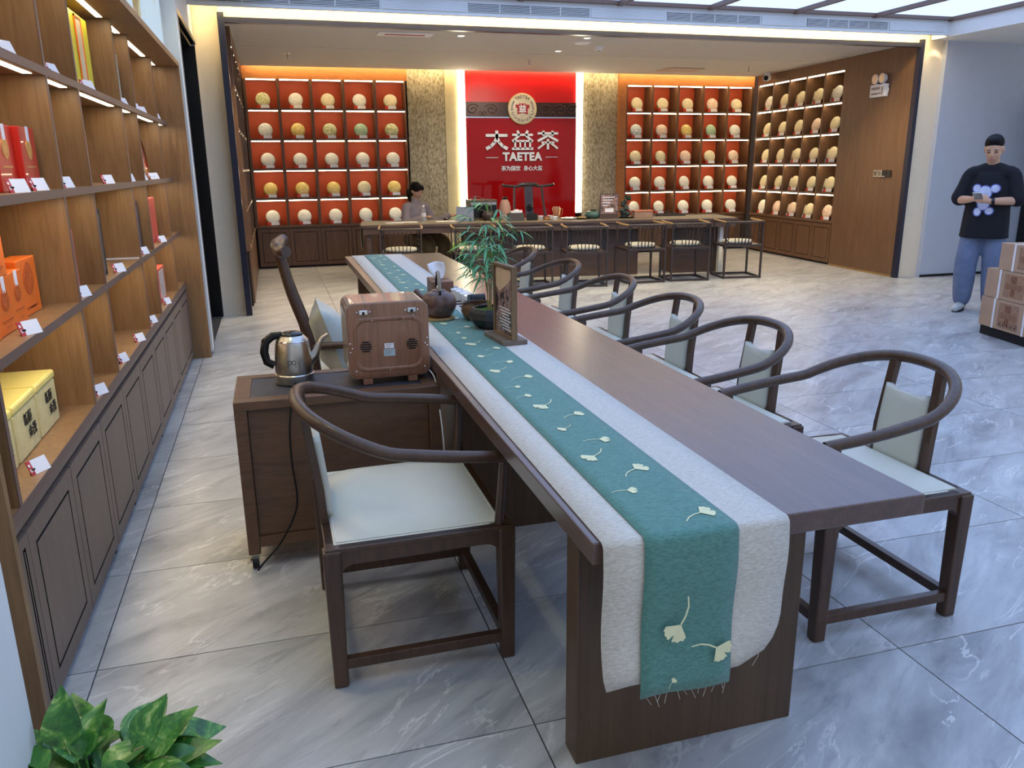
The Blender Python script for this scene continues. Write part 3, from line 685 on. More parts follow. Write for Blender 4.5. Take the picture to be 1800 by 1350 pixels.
text('身心大益', .080, M['sign_white'], s3, (.185, -.004, .038), FACE_NY, bold=.0016, ext=.003)

# ---------- hall ceiling fittings
M['lamp_on'] = emit('downlight_on', (1.0, .86, .62, 1), 6.0)
dls = [(2.18, 9.35, HZ), (3.62, 9.20, HZ), (3.66, 10.30, HZ), (.35, 8.86, 2.857), (1.9, 8.86, 2.857), (5.2, 8.86, 2.857), (6.9, 8.86, 2.857)]  # portal soffit lamps are unseen, added to keep the hall bright
dnm = ['near the portal above the bar', 'near the middle of the portal', 'in the middle of the hall ceiling', 'added unseen in the portal soffit, leftmost', 'added unseen in the portal soffit, second from left', 'added unseen in the portal soffit, second from right', 'added unseen in the portal soffit, rightmost']
for k, (x, y, zc) in enumerate(dls):
    t = thing('downlight', 'small round recessed ceiling light '+dnm[k], 'downlight', (x, y, zc), 0, 'hall downlights')
    B().lathe([(.036, -.001), (.052, -.006), (.055, 0)], 20, cap=False).obj('trim_ring', M['paper'], t, smooth=40)
    B().lathe([(0, -.0015), (.036, -.0015)], 20, cap=False).obj('lens', M['lamp_on'], t)
    lamp('downlight_beam', 'SPOT', (0, 0, -.02), DOWNLIGHT*(1.5 if k == 2 else 1), (1.0, .84, .52) if k != 2 else (1.0, .92, .76), t, size=.04, spot=2.0 if k != 2 else 1.3, blend=.8, rot=(0, 0, 0) if k != 2 else (.98, 0, 0))
t = thing('ceiling_cassette', 'square ceiling air outlet near the portal catching light', 'ceiling vent', (1.55, 9.34, HZ))
B().box(-.3, .3, -.12, .12, -.012, 0).obj('cover', M['paper'], t, bevel=.003); B().box(-.22, .22, -.03, .03, -.014, -.011).obj('slot', M['red_card'], t)
t = thing('ceiling_panel', 'flat square access panel on the hall ceiling by the right shelves', 'ceiling panel', (6.2, 11.85, HZ))
B().box(-.3, .3, -.22, .22, -.012, 0).obj('cover', plain('pinkish_panel', S(186,160,146), .6), t, bevel=.003)
for k, (x, y, w) in enumerate(((.35, 11.15, 'above the left red shelves'), (3.56, 11.2, 'above the emblem'), (7.05, 11.3, 'above the right red shelves'))):
    t = thing('sprinkler', 'small ceiling sprinkler '+w, 'sprinkler', (x, y, HZ), 0, 'sprinklers')
    B().lathe([(.0, -.004), (.04, -.004), (.042, 0)], 16, cap=False).obj('plate', M['steel'], t)
    B().cyl((0, 0, 0), (0, 0, -.07), .008, seg=8).cyl((0, 0, -.07), (0, 0, -.075), .02, seg=10).obj('nozzle', M['steel'], t)
for x, y, lb in ((4.02, 9.82, 'white smoke detector dome on the hall ceiling'), (3.70, 9.55, 'flat round speaker plate on the hall ceiling')):
    t = thing('smoke_detector' if x > 4 else 'ceiling_speaker', lb, 'detector' if x > 4 else 'speaker', (x, y, HZ))
    B().lathe([(0, -.05), (.03, -.048), (.05, -.03), (.055, 0)] if x > 4 else [(0, -.012), (.09, -.012), (.10, 0)], 20, cap=False).obj('cover', M['paper'], t, smooth=50)
    B().lathe([(0, -.054), (.015, -.052), (.018, -.046)] if x > 4 else [(0, -.015), (.05, -.014), (.055, -.012)], 12, cap=False).obj('sensor', M['black'] if x > 4 else M['paper'], t)
t = thing('security_camera', 'white bullet security camera with black lens below the hall ceiling', 'camera', (7.84, 12.0, HZ-.0))
B().lathe([(0, 0), (.05, 0), (.05, -.03), (.03, -.05), (0, -.05)], 16, cap=False).obj('mount', M['paper'], t)
B().tube([(.07, .06, -.06), (0, 0, -.075), (-.07, -.07, -.09)], [.045, .05, .05], 16).obj('housing', M['paper'], t, smooth=40)
B().tube([(-.070, -.070, -.09), (-.078, -.078, -.092)], [.04, .035], 16).obj('lens', M['black'], t)

# ---------- fittings on the wood panel of the right wall
def on_wall(name, lab, cat, s, z):
    o = thing(name, lab, cat); R = Matrix.Translation((8.02, 12.50, 0)) @ Matrix.Rotation(RZW, 4, 'Z')
    o.location = R @ Vector((s, -.006, z)); o.rotation_euler = (0, 0, RZW); return o
t = on_wall('emergency_light', 'white twin head emergency light on the brown wall panel', 'emergency light', 3.22, 2.29)
B().box(-.15, .15, -.06, 0, 0, .155).obj('battery_box', M['paper'], t, bevel=.006)
B().box(-.12, .05, -.062, -.060, .09, .12).box(-.12, .03, -.062, -.06, .03, .05).box(.045, .07, -.062, -.06, .03, .055).box(.09, .11, -.062, -.06, .02, .12).obj('label_print', lead, t)
for sx in (-.07, .07):
    hd = B().tube([(sx, -.01, .225), (sx, -.06, .225)], [.05, .062], 20).cyl((sx, -.03, .15), (sx, -.03, .18), .018, seg=10).obj('lamp_head', M['paper'], t, smooth=40)
    B().lathe([(0, 0), (.052, 0)], 20, cap=False).xf(Matrix.Translation((sx, -.0615, .225)) @ Matrix.Rotation(PI/2, 4, 'X')).obj('reflector', M['steel'], hd)
B().tube([(.155, -.03, .03), (.18, -.03, .05), (.185, -.03, .09), (.155, -.03, .12)], .006, 8).obj('cable', M['paper'], t, smooth=40)
t = on_wall('switch_panel', 'row of light switches and a thermostat on the brown wall panel', 'switch panel', 3.43, 1.275)
for k in range(2):
    pl = B().box(-.18+k*.09, -.095+k*.09, -.012, 0, 0, .088).obj('switch_plate', M['steel'], t, bevel=.002)
    B().box(-.165+k*.09, -.11+k*.09, -.016, -.012, .015, .073).obj('rocker', M['chrome'], pl)
B().box(.0, .085, -.012, 0, 0, .088).obj('thermostat', M['black'], t, bevel=.002); B().box(.09, .175, -.012, 0, 0, .088).obj('thermostat', M['black'], t, bevel=.002)
B().box(.01, .06, -.0135, -.012, .006, .014).obj('mark', M['paper'], t)
# ================================================================== LONG TABLE WITH RUNNERS
def long_table(label, y0, y1, legs, unit=None):
    t = thing('tea_table', label, 'table', (.963, (y0+y1)/2, 0), 0, 'long tea tables')
    B().box(.557, 1.369, y0, y1, .70, .75).obj('table_top', M['table_wood'], t, world=True, bevel=.004)
    for ya, yb in legs: B().box(.625, 1.255, ya, yb, 0, .70).obj('slab_leg', M['table_wood_v'], t, world=True, bevel=.003)
    B().box(.66, 1.22, legs[0][1], legs[1][0], .62, .70).obj('under_rail', M['table_wood_v'], t, world=True)
    if unit: B().box(.66, 1.25, unit[0], unit[1], .0, .60).obj('modesty_box', M['table_wood_v'], t, world=True)
    return t
long_table('near dark walnut tea table with the runner hanging over its end', 1.35, 4.128, [(1.60, 1.68), (3.80, 3.88)], (2.98, 3.5))
long_table('far dark walnut tea table carrying the tissue box', 4.132, 6.915, [(4.35, 4.43), (6.58, 6.66)])
def runner_mesh(xa0, xa1, xb0, xb1, z, y0, y1, drop, th, round_=0, n=40):
    """Cloth strip lying on the table from y0 (near edge) to y1, hanging over the near edge by drop."""
    b = B(); prof = []; R = .012
    for k in range(n+1): prof.append((y1+(y0-y1)*k/n, z, y1+(y0-y1)*k/n))
    for k in range(1, 6):
        a = PI/2*k/5; prof.append((y0-(R+th)*math.sin(a), z-(R+th)*(1-math.cos(a)), y0))
    for k in range(1, 13):
        prof.append((y0-(R+th)-.004*math.sin(k*.7), z-(R+th)-(drop-R)*k/12, y0))
    rows = []
    for i, (y, zz, yy) in enumerate(prof):
        f = (yy-y0)/(y1-y0); l = xa0+(xb0-xa0)*f; r = xa1+(xb1-xa1)*f
        hang = max(0, (z-zz)/drop)
        if round_ and hang > .62:
            q = min(1, (hang-.62)/.38); ins = round_*(1-math.sqrt(max(0, 1-q*q)))
            r -= ins
            l += ins*.12
        rows.append([(l+(r-l)*k/6, y-.002*math.sin(k*1.3+hang*3)*hang, zz+(.003*math.sin(k*.9) if hang > .99 else 0)) for k in range(7)])
    b.loft(rows, False, False)
    return b
def cloth_mat(name, c, c2, sc_=260):
    m, nt, bs = nm(name); v = coords(nt, (.3, 1, 1)); n = noise(nt, v, sc_, 3, .7)
    link(nt, ramp(nt, n, [(.35, c2), (.62, c)]), bs.inputs['Base Color']); bs.inputs['Roughness'].default_value = .85
    bs.inputs['Sheen Weight'].default_value = .15; bump(nt, bs, n, .3, .002); return m
M['linen'] = cloth_mat('cream_linen', S(214,208,198), S(188,182,170))
M['teal'] = cloth_mat('teal_linen', S(94,144,134), S(74,120,112))
M['leaf_print'] = plain('pale_gold_leaf_print', S(228,226,182), .7, var=.06, nscale=60)
rn = runner_mesh(.573, 1.000, .612, 1.034, .752, 1.347, 6.918, .335, .002, round_=.10).obj('table_runner', M['linen'], smooth=60)
md = rn.modifiers.new('thick', 'SOLIDIFY'); md.thickness = .0018; md.offset = 1
tag(rn, 'wide cream linen runner along both tables, rounded end hanging down', 'table runner')
tr = runner_mesh(.660, .874, .715, .882, .7555, 1.344, 6.92, .365, .0055).obj('table_runner', M['teal'], smooth=60)
md = tr.modifiers.new('thick', 'SOLIDIFY'); md.thickness = .0015; md.offset = 1
tag(tr, 'narrow teal runner with pale ginkgo leaves lying on the cream runner', 'table runner')
# loose threads at the frayed hem
fr_ = B()
for k in range(12):
    x = .675+k*.0178; fr_.tube([(x, 1.330, .388), (x+random.uniform(-.006, .006), 1.327, .382), (x+random.uniform(-.015, .015), 1.325, .372-random.uniform(0, .018))], .0005, 4)
fr_.tube([(.95, 1.33, .46), (.945, 1.327, .43), (.93, 1.325, .41)], .0006, 4)
def kid(o, par):     # parent an already placed mesh, keeping its place
    o.parent = par; o.location = o.location-par.location; return o
kid(fr_.obj('hem_threads', M['linen']), tr)
# printed ginkgo leaves: fan plus stem, flat
def ginkgo(seed):
    rd = random.Random(seed); b = B(); n = 18; pts = [(0, 0, 0)]
    for k in range(n+1):
        a = -1.0+2.0*k/n; r = .034*(1-.10*abs(math.sin(k*1.1+seed))-(.30 if k == n//2 else 0)-.12*abs(a)**3)
        pts.append((-r*math.cos(a), r*math.sin(a)*1.0, 0))
    b.add(pts, [(0, k+1, k) for k in range(1, n+1)])
    st = [(0.0, 0, 0), (.016, .002, 0), (.032, .008, 0), (.046, .020, 0)]
    for i in range(3):
        (x0, y0, _), (x1, y1, _) = st[i], st[i+1]; w = .0016
        b.add([(x0, y0-w, 0), (x1, y1-w, 0), (x1, y1+w, 0), (x0, y0+w, 0)], [(0, 1, 2, 3)])
    return b.mesh('ginkgo_leaf', M['leaf_print'])
gk = [ginkgo(1), ginkgo(5), ginkgo(9)]
def leaf_at(x, y, ang, s, hang=None, k=0):
    if hang is None: o = inst('ginkgo_leaf', gk[k % 3], tr, (x-tr.location.x, y-tr.location.y, .7588-tr.location.z), (0, 0, ang), (s, s, 1))
    else: o = inst('ginkgo_leaf', gk[k % 3], tr, (x-tr.location.x, 1.311-tr.location.y, hang-tr.location.z), (PI/2, -ang, 0), (s, s, 1))
leaf_at(.742, 0, .95, 1.3, .556, 0); leaf_at(.828, 0, 2.5, 1.2, .485, 1); leaf_at(.823, 1.40, 3.3, 1.1, None, 2)
leaf_at(.728, 0, .75+PI, .35, .42, 1)
yy = 1.56; i = 0
pat = [(.22, 3.0, .62), (.70, 3.25, .9), (.30, .55, .95), (.70, 3.0, .8), (.33, .2, .7), (.80, 3.3, .8), (.45, .6, 1.0), (.22, 3.1, .6)]
while yy < 6.85:
    u, a, s = pat[i % len(pat)]; f = (yy-1.344)/5.576
    l = .660+.055*f; r = .874+.008*f
    s2 = 1.2*s*random.uniform(.9, 1.1)
    leaf_at(l+.03+(r-l-.06)*u, yy, a+random.uniform(-.25, .25), s2, None, i); yy += .115+.012*f; i += 1

# ================================================================== HORSESHOE ARMCHAIRS (local front = +x)
def make_armchair():
    t = thing('armchair'); W = M['chair_wood']
    hx, hy = .278, .318
    for sx in (-1, 1):
        for sy in (-1, 1):
            x, y = sx*(hx-.023), sy*(hy-.023)
            B().bar((x, y, 0), (x, y, .44), .042, .042, (1,0,0), .052, .052).obj('leg', W, t, bevel=.006)
    # apron with rounded spandrels under the seat
    def apron(L, thick, axis, off):
        h0, h1, rr = .395, .447, .045; out = [(-L, h1), (L, h1), (L, h0-rr)]
        for k in range(1, 6): a = PI/2*k/5; out.append((L-rr*(1-math.cos(a))-.0, h0-rr+rr*math.sin(a)))
        for k in range(5, 0, -1): a = PI/2*k/5; out.append((-L+rr*(1-math.cos(a)), h0-rr+rr*math.sin(a)))
        out.append((-L, h0-rr))
        return B().prism(out, axis, off-thick/2, off+thick/2)
    for s in (-1, 1):
        apron(hx-.044, .034, 'y', s*(hy-.024)).obj('apron', W, t, bevel=.002)
        apron(hy-.044, .034, 'x', s*(hx-.024)).obj('apron', W, t, bevel=.002)
        B().box(-hx+.03, hx-.03, s*(hy-.023)-.014, s*(hy-.023)+.014, .055, .088).obj('stretcher', W, t, bevel=.003)
        B().box(s*(hx-.023)-.014, s*(hx-.023)+.014, -hy+.03, hy-.03, .055, .088).obj('stretcher', W, t, bevel=.003)
    B().box(-hx+.004, hx-.004, -hy+.004, hy-.004, .432, .447).obj('seat_frame', W, t, bevel=.003)
    # upholstered seat with domed top
    b = B(); rows = []
    for i in range(13):
        row = []
        for j in range(13):
            u, w_ = -1+2*i/12, -1+2*j/12
            z = .447+.032*(1-u**6)*(1-w_**6)**.8+.006*(1-u*u)*(1-w_*w_)
            row.append((u*(hx-.03), w_*(hy-.032), z))
        rows.append(row)
    b.loft(rows, False, False).obj('seat_cushion', M['leather'], t, smooth=70)
    B().box(-hx+.036, hx-.036, -hy+.038, hy-.038, .440, .452).obj('cushion_base', M['leather'], t)
    # horseshoe rail
    path = []; rad = []
    def rail(u):          # u -1..1 around the horseshoe
        a = abs(u); s = 1 if u > 0 else -1
        if a > .56:
            f = (1-a)/.44; x = .295-.36*f; y = .300+.012*math.sin(f*PI)*1.0; z = .658+.045*f
        else:
            f = 1-a/.56; th = f*PI/2; x = -.065-.250*math.sin(th); y = .300*math.cos(th)**.85 if f < 1 else 0; z = .703+.105*math.sin(th)**1.1
        return (x, s*y, z)
    n = 48
    for k in range(n+1):
        u = -1+2*k/n; path.append(rail(u)); rad.append(.0175+.003*(1-abs(u)))
    B().tube(path, rad, 12).obj('arm_rail', W, t, smooth=50)
    for s in (-1, 1):
        B().tube([(.235, s*.292, .44), (.245, s*.296, .56), (.25, s*.302, .662)], [.014, .013, .011], 10).obj('arm_post', W, t, smooth=50)
        pts = [(-.262, s*.118, .44), (-.268, s*.118, .55), (-.285, s*.112, .68), (-.298, s*.105, .795)]
        b = B(); rings = []
        for (x, y, z) in pts: rings.append([(x-.012, y-.017, z), (x+.012, y-.017, z), (x+.012, y+.017, z), (x-.012, y+.017, z)])
        b.loft(rings).obj('back_slat', W, t, bevel=.002)
    rows = []
    for k in range(12):
        f = k/11; z = .45+.26*f; x = -.264-.024*f**1.5
        w_ = .098-.004*f; top = 0 if k < 11 else .0
        rows.append([(x+.016, -w_*q, z+(-.025*(1-q*q) if k == 11 else 0)) for q in (-1, -.9, -.5, 0, .5, .9, 1)])
    bb = B().loft(rows, False, False); bp = bb.obj('back_pad', M['leather'], t, smooth=70)
    md = bp.modifiers.new('thick', 'SOLIDIFY'); md.thickness = .030; md.offset = 0
    return t
ch0 = make_armchair()
spots = [(.335, 2.408, 0, 'cream seated armchair standing alone left of the table beside the cart'),
         (1.815, 2.192, PI, 'cream seated horseshoe armchair nearest the camera on the right of the table'),
         (1.720, 2.950, PI, 'second horseshoe armchair from the camera right of the table'), (1.722, 3.680, PI, 'third horseshoe armchair from the camera right of the table'),
         (1.735, 4.490, PI, 'fourth horseshoe armchair from the camera right of the table'), (1.725, 5.370, PI, 'fifth horseshoe armchair from the camera right of the table'),
         (1.725, 6.360, PI, 'furthest horseshoe armchair at the far end of the table')]
for k, (x, y, a, lb) in enumerate(spots):
    o = ch0 if k == 0 else copy_tree(ch0)
    o.location = (x, y, 0); o.rotation_euler = (0, 0, a+(random.uniform(-.03, .03) if k > 1 else 0))
    tag(o, lb, 'armchair', 'armchairs at the long table')

# ================================================================== TEA CART, KETTLE, STERILISER
ct_ = thing('tea_cart', 'walnut tea cart on castors with a black stone top', 'cart', (.185, 3.13, 0))
M['cart_wood'] = wood('cart_walnut', S(68,47,35), S(104,74,52), (1.0, 14, 10), .4, c3=S(82,58,42))
def cw(b, n, m, **k): return b.obj(n, m, ct_, world=True, **k)
cw(B().box(-.165, .535, 2.955, 3.31, .085, .63), 'carcass', M['cart_wood'])
cw(B().box(-.195, .565, 2.93, 2.985, .628, .664).box(-.195, .565, 3.275, 3.33, .628, .664).box(-.195, -.135, 2.985, 3.275, .628, .664).box(.505, .565, 2.985, 3.275, .628, .664), 'top_frame', M['cart_wood'], bevel=.004)
cw(B().box(-.135, .505, 2.985, 3.275, .628, .660), 'stone_top', plain('black_slate', S(52,54,62), .5, var=.3, nscale=16, bstr=.3, bscale=60))
for x in (-.195, .52):
    for y in (2.932, 3.285): cw(B().box(x, x+.045, y, y+.045, .055, .63), 'corner_post', M['cart_wood'], bevel=.004)
cw(B().box(-.15, .52, 2.935, 2.96, .085, .125), 'bottom_rail', M['cart_wood'])
cw(B().box(-.148, .518, 2.948, 2.957, .127, .626), 'side_panel', M['cart_wood'], bevel=.001)
for x in (-.172, .54):
    for y in (2.955, 3.305):
        cs = cw(B().box(x-.012, x+.012, y-.02, y+.006, .035, .06), 'castor', M['steel'])
        B().cyl((x-.012, y-.01, .026), (x+.012, y-.01, .026), .026, seg=16).obj('wheel', M['black'], cs, world=False).location = (-ct_.location.x, -ct_.location.y, 0)
        B().box(x-.03, x-.012, y-.045, y-.02, .035, .045).obj('brake', M['steel'], cs).location = (-ct_.location.x, -ct_.location.y, 0)
# electric kettle
kt = thing('electric_kettle', 'stainless steel electric kettle with black handle and long spout', 'kettle', (.032, 3.175, .664))
st = M['steel']
B().lathe([(.074, 0), (.076, .004), (.076, .034), (.072, .038), (0, .038)], 32, cap=False).obj('power_base', st, kt, smooth=35)
B().lathe([(.0, .0395), (.072, .0395), (.0735, .05), (.071, .10), (.066, .15), (.060, .168), (.059, .170), (.044, .186), (.0, .190)], 36, cap=False).obj('kettle_body', st, kt, smooth=40)
B().lathe([(.0615, .164), (.063, .166), (.0615, .168)], 32, cap=False).obj('seam', M['chrome'], kt)
B().lathe([(0, .198), (.036, .197), (.042, .192), (.043, .186), (0, .186)], 24, cap=False).obj('lid', M['black'], kt, smooth=40)
B().tube([(.060, 0, .085), (.085, -.002, .105), (.100, -.004, .140), (.115, -.006, .168), (.138, -.008, .182)], [.026, .017, .011, .008, .0065], 12).obj('spout', st, kt, smooth=60)
B().tube([(-.036, 0, .190), (-.072, 0, .186), (-.100, 0, .165), (-.108, 0, .125), (-.100, 0, .085), (-.074, 0, .070)], [.010, .012, .013, .0125, .012, .012], 10, flat=1.35).obj('handle', M['black'], kt, smooth=60)
lg = B()
for a, c in (((-.008, .008), .010), ((.008, .008), .010)): lg.tube([(a[0]+c*.75*math.cos(q*PI/5), 0, .083+a[1]+c*.75*math.sin(q*PI/5)) for q in range(11)], .0012, 5)
lg.tube([(-.016, 0, .072), (.016, 0, .072), (.016, 0, .080), (-.016, 0, .080), (-.016, 0, .072)], .0012, 5)
lg.v = [(x, -math.sqrt(max(0, .0722**2-x*x))-.0006, z) for x, y, z in lg.v]
lg.obj('logo', M['ink'], kt).rotation_euler = (0, 0, -.12)
cordp = [(.03, 3.095, .672), (.032, 3.05, .668), (.022, 2.95, .672), (.012, 2.924, .655), (-.005, 2.915, .55), (-.008, 2.912, .42), (.0, 2.91, .28), (-.02, 2.905, .20), (-.08, 2.90, .10), (-.14, 2.895, .04), (-.165, 2.89, .012)]
def smooth_path(P, n=6):
    out = []; P = [Vector(p) for p in P]
    for i in range(len(P)-1):
        p0, p1, p2, p3 = P[max(i-1, 0)], P[i], P[i+1], P[min(i+2, len(P)-1)]
        for k in range(n):
            t = k/n; out.append(.5*((2*p1)+(-p0+p2)*t+(2*p0-5*p1+4*p2-p3)*t*t+(-p0+3*p1-3*p2+p3)*t**3))
    return out+[P[-1]]
tag(B().tube(smooth_path(cordp), .0035, 8).obj('power_cord', M['black'], smooth=60), 'black power cord hanging from the kettle down the cart side', 'cord')
# steriliser cabinet, back to the camera
M['rose'] = wood('glossy_rosewood_print', S(92,58,42), S(144,100,74), (9, 9, 1.2), .25, coat=.35, c3=S(112,72,52))
stz = thing('cup_steriliser', 'wood grain cup steriliser box with rounded corners on the cart', 'steriliser', (.39, 3.14, .664))
def rrect(w, h, r, n=6, cz=0):
    o = []
    for (cx, cz_, a0) in ((w-r, h-r, 0), (-w+r, h-r, PI/2), (-w+r, -h+r, PI), (w-r, -h+r, 3*PI/2)):
        for k in range(n+1): a = a0+PI/2*k/n; o.append((cx+r*math.cos(a), cz+cz_+r*math.sin(a)))
    return o
W2, H2 = .158, .148
B().prism(rrect(W2, H2, .034, cz=.170), 'y', -.105, .125).obj('shell', plain('polished_lid', S(160,140,128), .22, coat=.6, var=.03), stz, smooth=35)
B().prism(rrect(W2-.003, H2-.003, .032, cz=.170), 'y', -.112, -.104).obj('back_plate', M['rose'], stz, smooth=35, bevel=.002)
rg = B(); o1 = rrect(W2-.022, H2-.042, .045, cz=.155); o2 = rrect(W2-.030, H2-.050, .040, cz=.155); o3 = rrect(W2-.038, H2-.058, .036, cz=.155)
rg.loft([[(x, -.112, z) for x, z in o1], [(x, -.1165, z) for x, z in o2], [(x, -.112, z) for x, z in o3]], True, False)
rg.obj('pressed_rim', M['rose'], stz, smooth=60)
for sx in (-.092, .092):
    hn = B().box(sx-.016, sx+.016, -.119, -.111, .275, .292).obj('hinge', M['chrome'], stz, bevel=.0015)
    B().box(sx-.005, sx+.005, -.1205, -.119, .275, .286).obj('hinge_slot', M['black'], hn)
    for dx in (-.024, .024): B().ell((sx+dx, -.1125, .283), (.0042, .003, .0042), 8, 6).obj('screw', M['chrome'], hn)
    B().lathe([(0, .0), (.023, .0), (.023, .001), (0, .001)], 20, cap=False).xf(Matrix.Translation((sx*.97, -.1122, .150)) @ Matrix.Rotation(PI/2, 4, 'X')).obj('vent', M['rose'], stz)
    for k in range(5):
        hw_ = math.sqrt(.022**2-(.0088*(k-2))**2); B().box(sx*.97-hw_, sx*.97+hw_, -.1142, -.1130, .150+.0088*(k-2)-.0026, .150+.0088*(k-2)+.0026).obj('vent_slot', M['black'], stz)
    B().box(sx*.95-.018, sx*.95+.018, -.11, -.07, .0, .024).obj('foot', M['rose'], stz)
    B().box(sx*.95-.018, sx*.95+.018, .07, .11, .0, .024).obj('foot', M['rose'], stz)
for x, z in ((-.105, .258), (-.06, .250), (.06, .252), (.098, .262), (-.148, .165), (-.140, .145), (-.148, .130), (.148, .170), (.14, .150), (.148, .140), (-.13, .055), (0, .052), (.135, .055)):
    B().ell((x, -.1135, z), (.0034, .0028, .0034), 8, 6).obj('screw', M['chrome'], stz)
B().box(-.018, .018, -.1135, -.112, .138, .158).obj('white_sticker', M['paper'], stz)
B().box(-.022, .022, -.1135, -.112, .108, .135).obj('data_plate', plain('silver_label', S(170,190,196), .4), stz)
for k in range(3):
    B().box(-.013, .013-.006*k, -.1140, -.1134, .153-.006*k, .1545-.006*k).obj('print_line', lead, stz); B().box(-.018, .018-.008*k, -.1140, -.1134, .129-.007*k, .131-.007*k).obj('print_line', lead, stz)
tag(B().tube(smooth_path([(.545, 3.05, .70), (.558, 3.0, .675), (.56, 2.95, .60), (.565, 2.9, .45), (.575, 2.95, .30)]), .003, 6).obj('power_cord', M['paper'], smooth=60), 'thin pale cord running from the steriliser down by the table', 'cord')

# ================================================================== YOKE BACK CHAIR BEHIND THE CART (front = +x)
def yoke_chair(t, half_w, seat_z, top_z, with_emblem=False, pr_=.017):
    W = M['chair_wood'] if not with_emblem else M['bar_chair']
    hx = .26
    for sx in (-1, 1):
        for sy in (-1, 1):
            B().bar((sx*(hx-.02), sy*(half_w-.02), 0), (sx*(hx-.02), sy*(half_w-.02), seat_z), .04, .04).obj('leg', W, t, bevel=.004)
    for s in (-1, 1):
        B().box(-hx, hx, s*(half_w-.02)-.012, s*(half_w-.02)+.012, .06, .09).obj('stretcher', W, t)
        B().box(s*(hx-.02)-.012, s*(hx-.02)+.012, -half_w+.03, half_w-.03, .06, .09).obj('stretcher', W, t)
        post = smooth_path([(-hx+.02, s*(half_w-.05), seat_z), (-hx-.0, s*(half_w-.055), seat_z+.22), (-hx-.07, s*(half_w-.07), seat_z+.46), (-hx-.11, s*(half_w-.085), top_z)], 5)
        B().tube(post, pr_, 10).obj('back_post', W, t, smooth=50)
        arm = smooth_path([(-hx-.005, s*(half_w-.05), seat_z+.21), (-.05, s*(half_w-.015), seat_z+.215), (hx-.02, s*(half_w-.0), seat_z+.20)], 5)
        B().tube(arm, .018, 10).obj('armrest', W, t, smooth=50)
        B().tube([(hx-.06, s*(half_w-.02), seat_z), (hx-.05, s*(half_w-.008), seat_z+.2)], .014, 10).obj('arm_post', W, t, smooth=50)
    B().box(-hx, hx, -half_w, half_w, seat_z-.05, seat_z).obj('seat_frame', W, t, bevel=.004)
    B().box(-hx+.03, hx-.03, -half_w+.03, half_w-.03, seat_z, seat_z+.025).obj('seat_pad', M['leather'], t, bevel=.01)
    sp = []
    for k in range(9):
        f = k/8; x = -hx+.0-.02*math.sin(f*PI)-.11*f**1.6+.01; z = seat_z+(top_z-seat_z)*f
        sp.append([(x-.008, -.065, z), (x+.008, -.065, z), (x+.008, .065, z), (x-.008, .065, z)])
    spl = B().loft(sp).obj('splat', W, t, bevel=.002)
    ye = half_w+.10
    cr = smooth_path([(-hx-.08, -ye, top_z+.03), (-hx-.10, -ye+.05, top_z+.012), (-hx-.115, -half_w*.55, top_z-.002), (-hx-.12, -.12, top_z+.02), (-hx-.12, .12, top_z+.02), (-hx-.115, half_w*.55, top_z-.002), (-hx-.10, ye-.05, top_z+.012), (-hx-.08, ye, top_z+.03)], 6)
    rr = [.020+.016*math.exp(-((p.y)/.14)**4) if with_emblem else .027 for p in cr]
    if not with_emblem: cr = [Vector((p.x, p.y*.86, top_z+.01+.3*(p.z-top_z))) for p in cr]
    B().tube(cr, rr, 12, flat=1.0).obj('crest_rail', W, t, smooth=50)
    if with_emblem:
        xf_ = Matrix.Translation((-hx-.035, 0, seat_z+.46)) @ Matrix.Rotation(-PI/2, 4, 'Y')
        rgm = B()
        for r in (.048, .034): rgm.tube([(r*math.cos(a*PI/12), r*math.sin(a*PI/12), 0) for a in range(25)], .004, 6)
        rgm.box(-.02, .02, -.018, .018, -.004, .004)
        rgm.xf(Matrix.Translation((-hx-.015, 0, seat_z+.40)) @ Matrix.Rotation(-PI/2, 4, 'Y')).obj('round_emblem', M['black'], spl)
yc = thing('yoke_back_chair', 'tall dark yoke back armchair behind the cart facing the table', 'chair', (.385, 4.05, 0))
yoke_chair(yc, .29, .45, 1.10, False, .024)
# cushion leaning on its back
cu = thing('cushion', 'pale grey green square cushion leaning in the yoke back chair', 'cushion', (.285, 3.98, .478), 0)
b = B(); rows = []; N = 16
for side in (1, -1):
    rows = []
    for i in range(N+1):
        row = []
        for j in range(N+1):
            u, w_ = -1+2*i/N, -1+2*j/N
            e = (1-abs(u)**2.2)*(1-abs(w_)**2.2); pinch = 1-.09*(1-abs(u))*0
            k = 1-.07*(1-u*u)*abs(w_)**3*0
            row.append((side*.095*max(0, e)**.55, u*.185*(1-.08*(1-w_*w_)), .19+w_*.185*(1-.08*(1-u*u))))
        rows.append(row)
    b.loft(rows, False, False)
M['cushion'] = plain('grey_green_satin', S(190,192,180), .45, var=.05, bstr=.06, bscale=300)
cb = b.xf(Matrix.Rotation(-.30, 4, 'Y')).obj('cushion_cover', M['cushion'], cu, smooth=80)
sm = B(); path = [(0, -.215, .005), (0, .215, .005), (0, .215, .435), (0, -.215, .435), (0, -.215, .005)]
sm.tube(smooth_path([(0, -.184, .006), (0, 0, .02), (0, .184, .006), (0, .171, .19), (0, .184, .374), (0, 0, .36), (0, -.184, .374), (0, -.171, .19), (0, -.184, .006)], 4), .003, 6)
sm.xf(Matrix.Rotation(-.30, 4, 'Y')).obj('seam', M['cushion'], cu, smooth=60)

